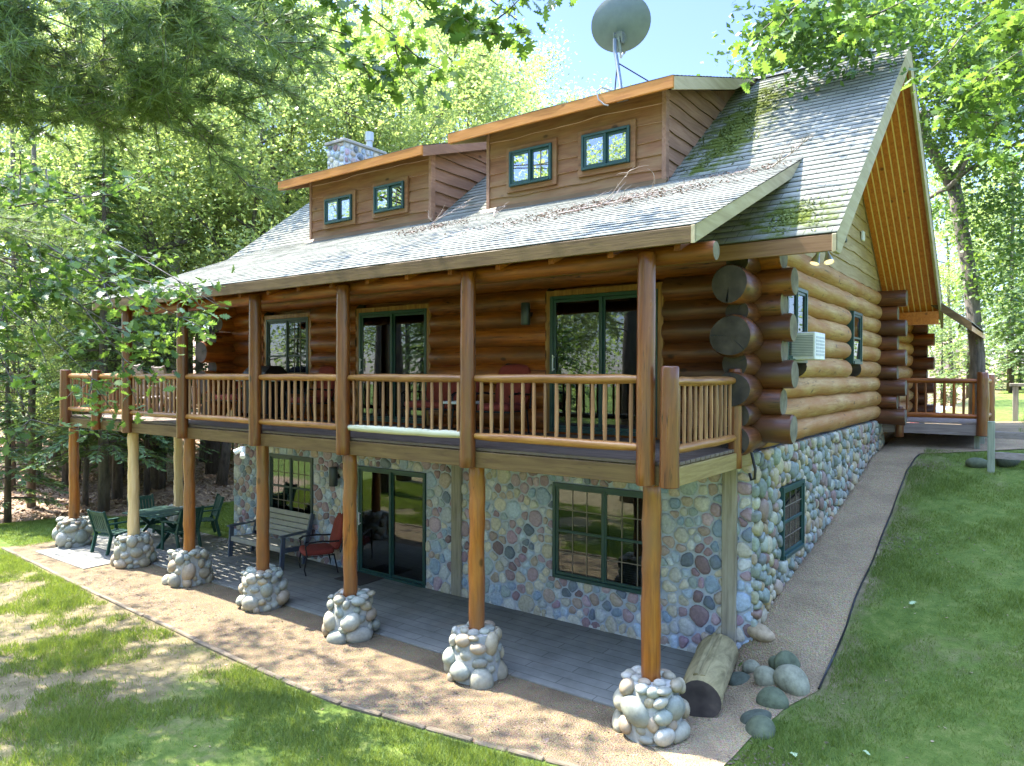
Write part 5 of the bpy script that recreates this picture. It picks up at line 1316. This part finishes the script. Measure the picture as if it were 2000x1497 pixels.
# bare trunks seen through the understorey and two marked trunks
def bare_trunk(name, pts, rad, barkm, label, seed):
    t = tag(empty(name, pts[0]), label, 'tree'); m = MB(); p0 = Vector(pts[0]); m.tube([Vector(p)-p0 for p in pts], rad, 12, wob=.04, seed=seed)
    rr = random.Random(seed); top = Vector(pts[-1])-p0
    o = m.build('trunk', barkm, t, smooth='all'); return t
def leafy(t, cl, per, rad, leaf, seed, mat=LEAFBG):
    r_ = np.random.default_rng(seed); C = scatter([Vector(c)-t.location for c in cl], per, rad, r_); V = leaf_quads(C, leaf, r_)
    np_mesh('crown', V.reshape(-1, 3), np.arange(len(V)*4).reshape(-1, 4), mat, np.repeat(r_.uniform(0, 1, len(V)), 4), t)
p = at(338, 735, 25.5); b0 = Vector((p.x, p.y, float(hz(p.x, p.y))))
t = bare_trunk('birch_tree', [b0+Vector((.15,0,-.2)), b0+Vector((.05,0,2.5)), at(325, 620, 25.5), at(350, 470, 25.6), at(368, 330, 25.7)], [.26,.24,.22,.14,.07], BIRCH, 'pale birch trunk rising behind the left end of the porch', 5)
leafy(t, [at(368+r.normal(0,50), 330+r.normal(0,60), 25.5+r.normal(0,1)) for _ in range(30)], 90, .5, .15, 6)
p = at(305, 800, 24); b0 = Vector((p.x, p.y, float(hz(p.x, p.y))))
t = bare_trunk('broadleaf_tree', [b0+Vector((0,0,-.2)), at(318, 650, 24), at(300, 500, 24), at(280, 430, 24), at(262, 330, 24)], [.27,.25,.23,.20,.10], BARKD, 'dark forked trunk standing left of the pale birch behind the porch', 7)
m = MB(); m.tube([at(300, 500, 24)-t.location, at(330, 480, 24)-t.location, at(375, 470, 24.3)-t.location], [.13,.11,.06], 8); m.build('limb', BARKD, t, smooth='all')
leafy(t, [at(270+r.normal(0,80), 330+r.normal(0,60), 24+r.normal(0,1)) for _ in range(34)], 90, .5, .15, 8)
for k, (u, d, rt) in enumerate(((415, 27, .22), (60, 21, .10), (150, 25, .09), (235, 27, .10), (20, 23, .12), (286, 23, .08), (110, 29, .12), (200, 21, .07), (440, 34, .16))):
    p = at(u, 748, d); b0 = Vector((p.x, p.y, float(hz(p.x, p.y))))
    t = bare_trunk('forest_tree', [b0+Vector((0,0,-.2)), b0+Vector((.05,0,3)), b0+Vector((.15,.1,8)), b0+Vector((.1,0,14))], [rt*1.2, rt, rt*.75, rt*.4], BARKD, 'bare lower trunk of a forest tree in the litter left of the patio', 30+k)
    t['group'] = 'bare forest trunks left of the patio'
    leafy(t, [b0+Vector((r.normal(0,1.6), r.normal(0,1.6), r.uniform(8, 14.5))) for _ in range(40)], 80, .5, .15, 50+k)
# the big tree behind the right end: leaning trunk that forks above the roof
base = Vector((1.62, 14.7, float(hz(1.62, 14.7))-.2))
t = tag(empty('oak_tree', base), 'big leaning forked tree whose bright crown overhangs the right end of the roof', 'tree')
m = MB(); r = np.random.default_rng(77); cl = []
P_ = [base, Vector((1.60,14.7,4.5)), Vector((1.38,14.8,6.8)), Vector((1.1,14.9,8.6)), Vector((.9,15,9.8))]
m.tube([p-base for p in P_], [.25,.195,.185,.18,.17], 14, wob=.04, seed=3)
m.tube([P_[4]-base-Vector((0,0,.3)), Vector((.0,14.6,11.5))-base, Vector((-.9,14,14))-base, Vector((-1.2,13.6,18))-base], [.17,.13,.09,.03], 10)
m.tube([P_[4]-base-Vector((0,0,.3)), Vector((1.6,15.1,11.5))-base, Vector((2.6,15,14.5))-base, Vector((3.0,15,19))-base], [.16,.12,.085,.03], 10)
starts = [Vector((.0,14.6,11.5)), Vector((-.6,14.2,13)), Vector((-1,13.8,15)), Vector((1.6,15.1,11.5)), Vector((2.2,15,13)), Vector((2.8,15,16)), Vector((.8,14.9,9.4)), Vector((2.6,15,14.5))]
for k in range(26):
    s_ = starts[k % 8]; th = r.uniform(0, 6.28)
    if k % 3: th = r.uniform(-2.4, .2)
    Pl = limb_pts(s_, (math.cos(th), math.sin(th), r.uniform(-.15, .5)), r.uniform(3.0, 6.5), r, 6, -.05)
    m.tube([p-base for p in Pl], [.07*(1-i/7) for i in range(7)], 6)
    for q in range(4):
        P2 = limb_pts(Pl[r.integers(2, 7)], (r.normal(), r.normal(), r.normal(-.1,.4)), r.uniform(.8, 2.0), r, 4)
        m.tube([p-base for p in P2], [.022*(1-i/5) for i in range(5)], 4); cl += [P2[2][:], P2[4][:]]
    cl += [Pl[4][:], Pl[6][:]]
m.build('trunk', BARK, t, smooth='all'); LM = MB()
# drooping sprays over the roof edge and down the right side
cl += [at(u+r.normal(0,25), v+r.normal(0,25), d)[:] for u, v, d in ((1510,110,15),(1560,70,15),(1610,120,15),(1660,60,15.5),(1720,40,15),(1560,170,15),(1880,180,19),(1930,260,19),(1880,300,20),(1960,380,19),(1900,430,20),(1990,480,19),(1850,240,21),(1940,540,20),(1985,600,20),(1850,150,18),(1900,100,18),(1960,60,17),(1800,30,16),(1990,200,17)) for _ in range(5)]
for k in range(9):  # clumps out of view, set along sun rays to shade the roof's right end
    tx, ty = r.uniform(-.5, 1.0), r.uniform(1.6, 4.4); h = r.uniform(3.4, 4.6); e = Vector((tx-.63*h, ty-.05*h, roofz(ty)+h)); s_ = Vector((-1, 13.8, 15)); q_ = (s_+e)/2+Vector((0, 0, 1.2))
    LM.tube([s_-base, q_-base, e-base], [.05, .03, .012], 5); cl += [e[:], (e+Vector((.3,.3,.2)))[:]]
for u, v, d in ((1560,60,11.8), (1640,100,11.6), (1740,40,11.6), (1660,20,11.6), (1520,40,12), (1600,30,12)):
    e = at(u, v, d); s_ = Vector((-.6, 14.2, 13)); LM.tube([s_-base, (s_+e)/2-base+Vector((0,0,1.8)), e-base], [.05, .03, .010], 5); cl += [e[:], (e+Vector((.25,.1,.1)))[:], (e+Vector((-.2,.2,-.15)))[:]]
LM.build('limb', BARK, t, smooth='all')
leafy(t, cl, 120, .42, .155, 91, LEAFOAK)
# --- near trees whose trunks stand outside the picture
OUT = [(.02,0),(.07,.10),(.20,.17),(.10,.27),(.31,.40),(.13,.47),(.36,.64),(.15,.69),(.22,.86),(.07,.83)]
OAK2D = np.array(OUT+[(0,1.0)]+[(-x, y) for x, y in reversed(OUT)])
def oak_leaves(C, size, r, droop=.35):
    n_ = len(C); d = r.normal(0, 1, (n_, 3)); d[:,2] = d[:,2]*.5-droop; d /= np.linalg.norm(d, axis=1)[:,None]
    nn = r.normal(0, .7, (n_, 3)); nn[:,2] += 1; s = np.cross(d, nn); s /= np.linalg.norm(s, axis=1)[:,None]+1e-9; nn = np.cross(s, d)
    l = (size*r.uniform(.6, 1.2, n_))[:,None,None]; k = OAK2D[None]; bend = r.uniform(-.3, .1, n_)[:,None]
    V = C[:,None]+l*(k[...,0:1]*s[:,None]+k[...,1:2]*d[:,None])+l*nn[:,None]*(np.abs(k[...,0])*.25+bend*k[...,1]**2)[...,None]
    return V
def near_oak(label, base, fork, tips, leaf, nleaf, seed, rad=.05, twigs=7, tw=.7, mat=LEAFOAK, trunk_r=.25, crown=()):
    base = Vector(base); base.z = float(hz(base.x, base.y)); r_ = np.random.default_rng(seed); m_ = MB(); cs = []
    t_ = tag(empty('oak_tree', base), label, 'tree'); fork = Vector(fork)
    m_.tube([Vector((0,0,-.3)), (fork-base)*.5+Vector((.1,.1,0)), fork-base, fork-base+Vector((.2,-.1,5))], [trunk_r*1.2, trunk_r, trunk_r*.75, trunk_r*.3], 12, wob=.04, seed=seed)
    for tip in tips:
        tip = Vector(tip); st = fork+Vector((0,0,r_.uniform(-1.5, 2))); mid = (st+tip)/2+Vector((r_.normal(0,.3), r_.normal(0,.3), .5))
        pts = [st*(1-t)**2+mid*2*t*(1-t)+tip*t*t for t in np.linspace(0, 1, 12)]
        m_.tube([p-base for p in pts], [rad*(1-i/13)*(1.3 if i < 4 else 1) for i in range(12)], 7)
        for q in range(twigs):
            j = int(r_.integers(7, 12)); d = (tip-st).normalized()+Vector(r_.normal(0, .75, 3)); d.z -= .15
            P2 = limb_pts(pts[j], d, tw*r_.uniform(.5, 1.1), r_, 5, -.15)
            m_.tube([p-base for p in P2], [.010*(1-i/6) for i in range(6)], 4)
            for pz in P2[1:]: cs.append((pz-base)[:])
    m_.build('trunk', BARKD, t_, smooth='all')
    cs = np.array(cs); C = cs[r_.integers(0, len(cs), nleaf)]+r_.normal(0, .07, (nleaf, 3)); V = oak_leaves(C, leaf, r_)
    np_mesh('foliage', V.reshape(-1, 3), np.arange(V.shape[0]*21).reshape(-1, 21), mat, np.repeat(r_.uniform(0, 1, nleaf), 21), t_)
    if len(crown):
        C = scatter([Vector(c)-base for c in crown], 90, .6, r_); V = leaf_quads(C, .2, r_)
        np_mesh('crown', V.reshape(-1, 3), np.arange(len(V)*4).reshape(-1, 4), mat, np.repeat(r_.uniform(0, 1, len(V)), 4), t_)
    return t_
rc = np.random.default_rng(5)
near_oak('overhanging oak whose large lobed leaves hang across the top centre of the picture', (-6.0, -13.0, 0), (-5.2, -11, 9),
    [at(1010, 40, 5.6), at(940, 60, 5.4), at(860, 20, 5.2), at(770, 70, 5.6), at(700, 120, 5.9), at(620, 50, 5.7), at(540, 20, 5.4), at(660, 160, 6.2), at(980, -40, 5.2), at(800, -60, 5)], .15, 2600, 201, .03, 8, .6)
near_oak('oak with large bright leaves hanging into the top right corner', (9.5, -4.5, 0), (8.6, -3.4, 8),
    [at(1500, -20, 6.2), at(1560, 10, 6.4), at(1640, 0, 6.2), at(1730, 20, 6.6), at(1800, 10, 6.4), at(1880, 70, 6.6), at(1950, 130, 7), at(1990, 60, 6.5), at(1960, 230, 7.5), at(1900, 160, 7.5), at(1990, 320, 8), at(1680, -30, 6)], .135, 4200, 202, .03, 8, .7)
near_oak('oak with bright lobed leaves reaching in front of the left end of the porch roof', (-14.5, -7.0, 0), (-13.8, -6.6, 7),
    [at(430, 600, 9.6), at(350, 620, 9.4), at(290, 610, 9.2), at(240, 700, 9.4), at(150, 660, 9.0), at(60, 640, 8.8), at(30, 740, 8.6), at(330, 560, 9.8), at(200, 540, 9.4), at(100, 560, 9.2), at(300, 690, 9.6), at(180, 740, 9.0), at(60, 820, 8.8), at(-10, 420, 9), at(90, 330, 9.2), at(220, 380, 9.6)], .15, 2700, 203, .035, 8, .8, crown=[(-13.5+rc.normal(0, 2.0), -7.6+rc.normal(0, 1.3), rc.uniform(7.5, 14)) for _ in range(9)])
blobs = []
def shade_blobs(n_, x0, x1, y0, y1, z, h0, h1):  # unseen leaf clumps added along the sun rays to cast dapples
    for _ in range(n_):
        x, y, h = rc.uniform(x0, x1), rc.uniform(y0, y1), rc.uniform(h0, h1); blobs.append(Vector((x-.63*h, y-.053*h, z+h)))
shade_blobs(42, -13, .3, -7.6, -4.2, 0, 9.5, 14); shade_blobs(14, -6.5, .6, -3.9, -2.8, 0, 12, 15.5); shade_blobs(12, -7.5, .2, -2.7, -1.5, 5.6, 6.8, 8.2); shade_blobs(6, -11, -6, -4.2, -3.4, 0, 12, 15)
t = near_oak('tall oak reaching over the porch roof from the left, its unseen crown clumped to dapple lawn and roof', (-16.0, -9.5, 0), (-15.5, -8.5, 8), [(-9,-5,12.5), (-7.5,-4,13), (-6,-3.2,13)], .15, 300, 204, .05, 6, .8)
LM = MB(); fk = Vector((-15.5, -8.5, 10))
for k, e in enumerate(blobs): LM.tube([fk-t.location, (fk+e)/2-t.location+Vector((0,0,.8)), e-t.location], [.05, .03, .01], 5)
LM.build('limb', BARKD, t, smooth='all')
leafy(t, [v_[:] for e in blobs for v_ in (e, e+Vector(rc.normal(0, .35, 3)), e+Vector(rc.normal(0, .45, 3)))], 13, .30, .2, 211, LEAFOAK)
# white pine: long needled boughs across the top left
pb = Vector((-7.2, -10.6, 0)); t = tag(empty('pine_tree', pb), 'tall white pine whose dark needled boughs sweep across the top left corner', 'tree')
m = MB(); m.tube([(0,0,-.3), (.1,0,6), (0,.1,13), (0,0,21)], [.34,.28,.2,.04], 12, wob=.03, seed=2); r = np.random.default_rng(31); TC = []; TD = []
def bough(tip, z0, r_=.035, ntw=21, k_=1.0):
    st = Vector((0, 0, z0)); tip = Vector(tip)-pb; mid = (st+tip)/2+Vector((0, 0, .55))
    pts = [st*(1-t_)**2+mid*2*t_*(1-t_)+tip*t_*t_ for t_ in np.linspace(0, 1, 14)]
    m.tube(pts, [r_*(1-i/15) for i in range(14)], 6)
    for q in range(ntw):
        j = int(r.integers(4, 14)); d = (tip-st).normalized()+Vector((r.normal(0,.7), r.normal(0,.7), r.normal(-.05,.28))); P2 = limb_pts(pts[j], d, r.uniform(.5, 1.25)*k_, r, 6, -.05, .12)
        m.tube(P2, [.009*(1-i/7) for i in range(7)], 4)
        for p in P2[1:]:
            TC.append(p[:]); TD.append(d.normalized()[:])
            for _ in range(2):
                d2 = (d.normalized()+Vector((r.normal(0,.6), r.normal(0,.6), r.normal(.1,.4)))).normalized(); e = p+d2*r.uniform(.12, .3); m.tube([p, e], [.004, .003], 3, ends=False); TC.append(e[:]); TD.append(d2[:]); TC.append(p.lerp(e, .5)[:]); TD.append(d2[:])
for (u, v, d, z0) in ((400,30,6.2,8), (370,110,6.4,8.6), (330,190,6.4,8), (260,215,6.6,7.6), (250,150,6.2,8), (160,230,6.6,7.4), (150,190,6.2,7.6), (100,130,6,8), (200,80,5.8,8.6), (320,50,5.8,9), (60,50,6,8.6), (20,180,6.4,7.6), (280,10,5.6,9.2), (400,0,5.8,9.2), (140,0,5.6,9.4), (70,240,6.8,7)): bough(at(u, v, d*.72), z0-.8, .028, 18, .6)
for (u, v, d, z0) in ((130,500,8.4,6), (60,520,8.2,6), (30,590,8.2,5.2)): bough(at(u, v, d), z0, .025, 8)
for k in range(3):
    th = r.uniform(0, 6.28); zz = r.uniform(9, 19); L_ = (21-zz)*.28+1.2; bough(pb+Vector((math.cos(th)*L_, math.sin(th)*L_, zz+.3)), zz, .03, 9)
m.build('trunk', BARKD, t, smooth='all')
TC = np.array(TC); TD = np.array(TD); NN = 30; C = np.repeat(TC, NN, 0)+r.normal(0, .008, (len(TC)*NN, 3)); D = np.repeat(TD, NN, 0)*.55+r.normal(0, .55, (len(C), 3)); D /= np.linalg.norm(D, axis=1)[:,None]
l = r.uniform(.07, .12, len(C))[:,None]; s = np.cross(D, r.normal(0, 1, (len(C), 3))); s /= np.linalg.norm(s, axis=1)[:,None]+1e-9; w = .0028
V = np.stack([C+s*w, C-s*w, C+D*l], 1); np_mesh('needles', V.reshape(-1, 3), np.arange(len(V)*3).reshape(-1, 3), PINE, np.repeat(np.clip(r.normal(.45, .25, len(V)), 0, 1), 3), t)
# trees on the camera's side of the lawn: the panes mirror them
for k, (x, y, i, s) in enumerate(((-12, -21, 0, 1.0), (-19, -24, 3, .9), (-26, -20, 1, .9), (-33, -25, 2, 1.1), (-40, -20, 0, .95), (-23, -30, 2, 1.1), (-15, -31, 3, 1.1), (-30, -33, 1, 1.0), (-5, -26, 1, 1), (-45, -30, 3, 1.1), (-38, -34, 0, 1.1))):
    plant('B', i, x, y, s, k*1.3, 'broadleaf tree across the front lawn, mirrored in the patio door glass', 'tree', 'broadleaf trees across the front lawn')
for k, (x, y, i) in enumerate(((-15, -18.5, 0), (-22, -17.5, 2), (-30, -18, 1), (-36, -20, 0))): plant('C', i, x, y, 1.0, k, 'spruce across the front lawn, mirrored in the patio door glass', 'tree', 'spruces across the front lawn')
# far wood that closes the view
r = np.random.default_rng(99); N = 190; cs = []
for k in range(N):
    u = r.uniform(-400, 2500); d = r.uniform(58, 80); p = at(u, 748, d); h = 21 if not 930 < u < 1560 else 14
    for q in range(9): cs.append((p.x+r.normal(0,2.4), p.y+r.normal(0,2.4), float(hz(p.x, p.y))+r.uniform(.5, h)))
for k in range(150):
    th = r.uniform(-1.15*math.pi, .15*math.pi); d = r.uniform(44, 62)
    px_, py_ = 2+d*math.cos(th), -8+d*math.sin(th)
    for q in range(14): cs.append((px_+r.normal(0,2.4), py_+r.normal(0,2.4), r.uniform(.5, 24 if q < 8 else 8)))
C = scatter(cs, 26, 1.3, r, .8); V = leaf_quads(C, .55, r); tag(np_mesh('distant_wood', V.reshape(-1, 3), np.arange(len(V)*4).reshape(-1, 4), LEAFBG, np.repeat(r.uniform(.1, 1, len(V)), 4)), 'distant leafy wood closing the view behind the cabin', 'wood', kind='stuff')
# undergrowth saplings in the wood edge
# ================================================================ GRASS, LITTER
def grass(name, n_, x0, x1, y0, y1, keep, seed, h=(.03, .065), label=''):
    r_ = np.random.default_rng(seed); x = r_.uniform(x0, x1, n_); y = r_.uniform(y0, y1, n_)
    nz = .5+.22*np.sin(x*2.1+1.3*np.sin(y*1.7))+.18*np.sin(y*2.9+x*1.1)+.14*np.sin(x*5.3-y*4.1)+.1*np.sin(x*9.1+y*7.7)
    k = r_.uniform(0, 1, n_) < keep(x, y, nz); x, y, nz = x[k], y[k], nz[k]; n_ = len(x)
    a = r_.uniform(0, 6.28, n_); hh = r_.uniform(*h, n_)*(.6+.8*np.clip(nz, 0, 1)); w = r_.uniform(.003, .006, n_)
    lx, ly = r_.normal(0, .45, n_)*hh, r_.normal(0, .45, n_)*hh; z = hz(x, y)
    V = np.stack([np.stack([x-np.cos(a)*w, y-np.sin(a)*w, z-.004], -1), np.stack([x+np.cos(a)*w, y+np.sin(a)*w, z-.004], -1), np.stack([x+lx, y+ly, z+hh], -1)], 1)
    tag(np_mesh(name, V.reshape(-1, 3), np.arange(n_*3).reshape(-1, 3), GRASSM, np.repeat(np.clip(r_.normal(.45, .25, n_), 0, 1), 3)), label, 'grass', kind='stuff')
edge_y = lambda x: np.interp(x, [p[0] for p in EDGE], [p[1] for p in EDGE])
edge_x = lambda y: np.interp(y, [p[1] for p in PEDGE], [p[0] for p in PEDGE])
grass('lawn_grass', 640000, -17, 1.5, -9.0, -3.3, lambda x, y, nz: np.where(y < edge_y(x)-.08, np.clip((nz-.12+.5*sstep(-5.0, -1.5, x)+.55*sstep(-11.5, -13.5, x))*1.1, .16, 1)*np.where(nz < .46-.34*sstep(-5, -1.5, x)-.5*sstep(-11.5, -13.5, x), .20, 1), 0), 1, (.03, .085), label='patchy sunlit lawn grass in front of the cabin')
grass('lawn_grass', 260000, .6, 6.5, -4.0, 9, lambda x, y, nz: np.where((x > edge_x(y)+.06), np.where(nz < .27, .12, np.clip(.35+.8*nz, 0, 1)), 0), 2, (.025, .055), label='shaded green lawn grass on the slope right of the cabin')
grass('grass_tuft', 70000, .6, 6.5, -4.0, 9, lambda x, y, nz: np.where((x > edge_x(y)+.03) & (nz > .72), .8, 0), 7, (.05, .10), label='taller grass tufts standing out of the shaded right lawn')
grass('lawn_grass', 160000, -19, -12.3, -3.2, 5.2, lambda x, y, nz: np.where(((x < -15.3) | (y > .5)) & (forest_w(x, y) < .4), .8, 0), 3, (.03, .07), label='bright grass strip between the patio and the wood')
grass('lawn_grass', 60000, 2.6, 12, 11, 32, lambda x, y, nz: .7+0*x, 4, (.06, .12), label='sunny grass behind the entry deck')
def forest_xy(r_, n_):
    P_ = np.stack([r_.uniform(-36, -11, n_), r_.uniform(-5, 22, n_)], -1); return P_[forest_w(P_[:,0], P_[:,1]) > .45]
tag(litter('leaf_litter', 60000, forest_xy, hz, .085, 6, flat=.5), 'brown leaf litter covering the forest floor left of the cabin', 'leaf litter', kind='stuff')
def near_xy(r_, n_): return np.stack([r_.uniform(-12, 5, n_), r_.uniform(-8, 3, n_)], -1)
tag(litter('scattered_leaf', 1100, lambda r_, n_: (lambda P_: P_[~((P_[:,0] < .1) & (P_[:,1] > -2.15))])(near_xy(r_, n_)), hz, .022, 9, flat=.2), 'scattered small dead leaves on the lawn', 'leaf litter', kind='stuff')
LEAFPALE = plain('pale_fallen_leaf', (.34,.42,.22), .7)
for k, (x, y, sz, lab) in enumerate(((1.12, -2.15, .13, 'large pale green oak leaf lying on the lawn below the boulders'), (1.75, 1.25, .13, 'dry pale oak leaf lying on the lawn halfway up the slope'), (1.65, -1.75, .08, 'small pale leaf lying on the right lawn beside the large oak leaf'))):
    m = MB(); c, s = math.cos(k*2+.6), math.sin(k*2+.6); z = float(hz(x, y))+.045
    m.prism([(q[0]*sz*c-q[1]*sz*s, q[0]*sz*s+q[1]*sz*c, .012*math.sin(q[1]*5)) for q in OAK2D], (0, 0, .003)); tag(m.build('fallen_leaf', LEAFPALE, loc=(x, y, z)), lab, 'leaf')
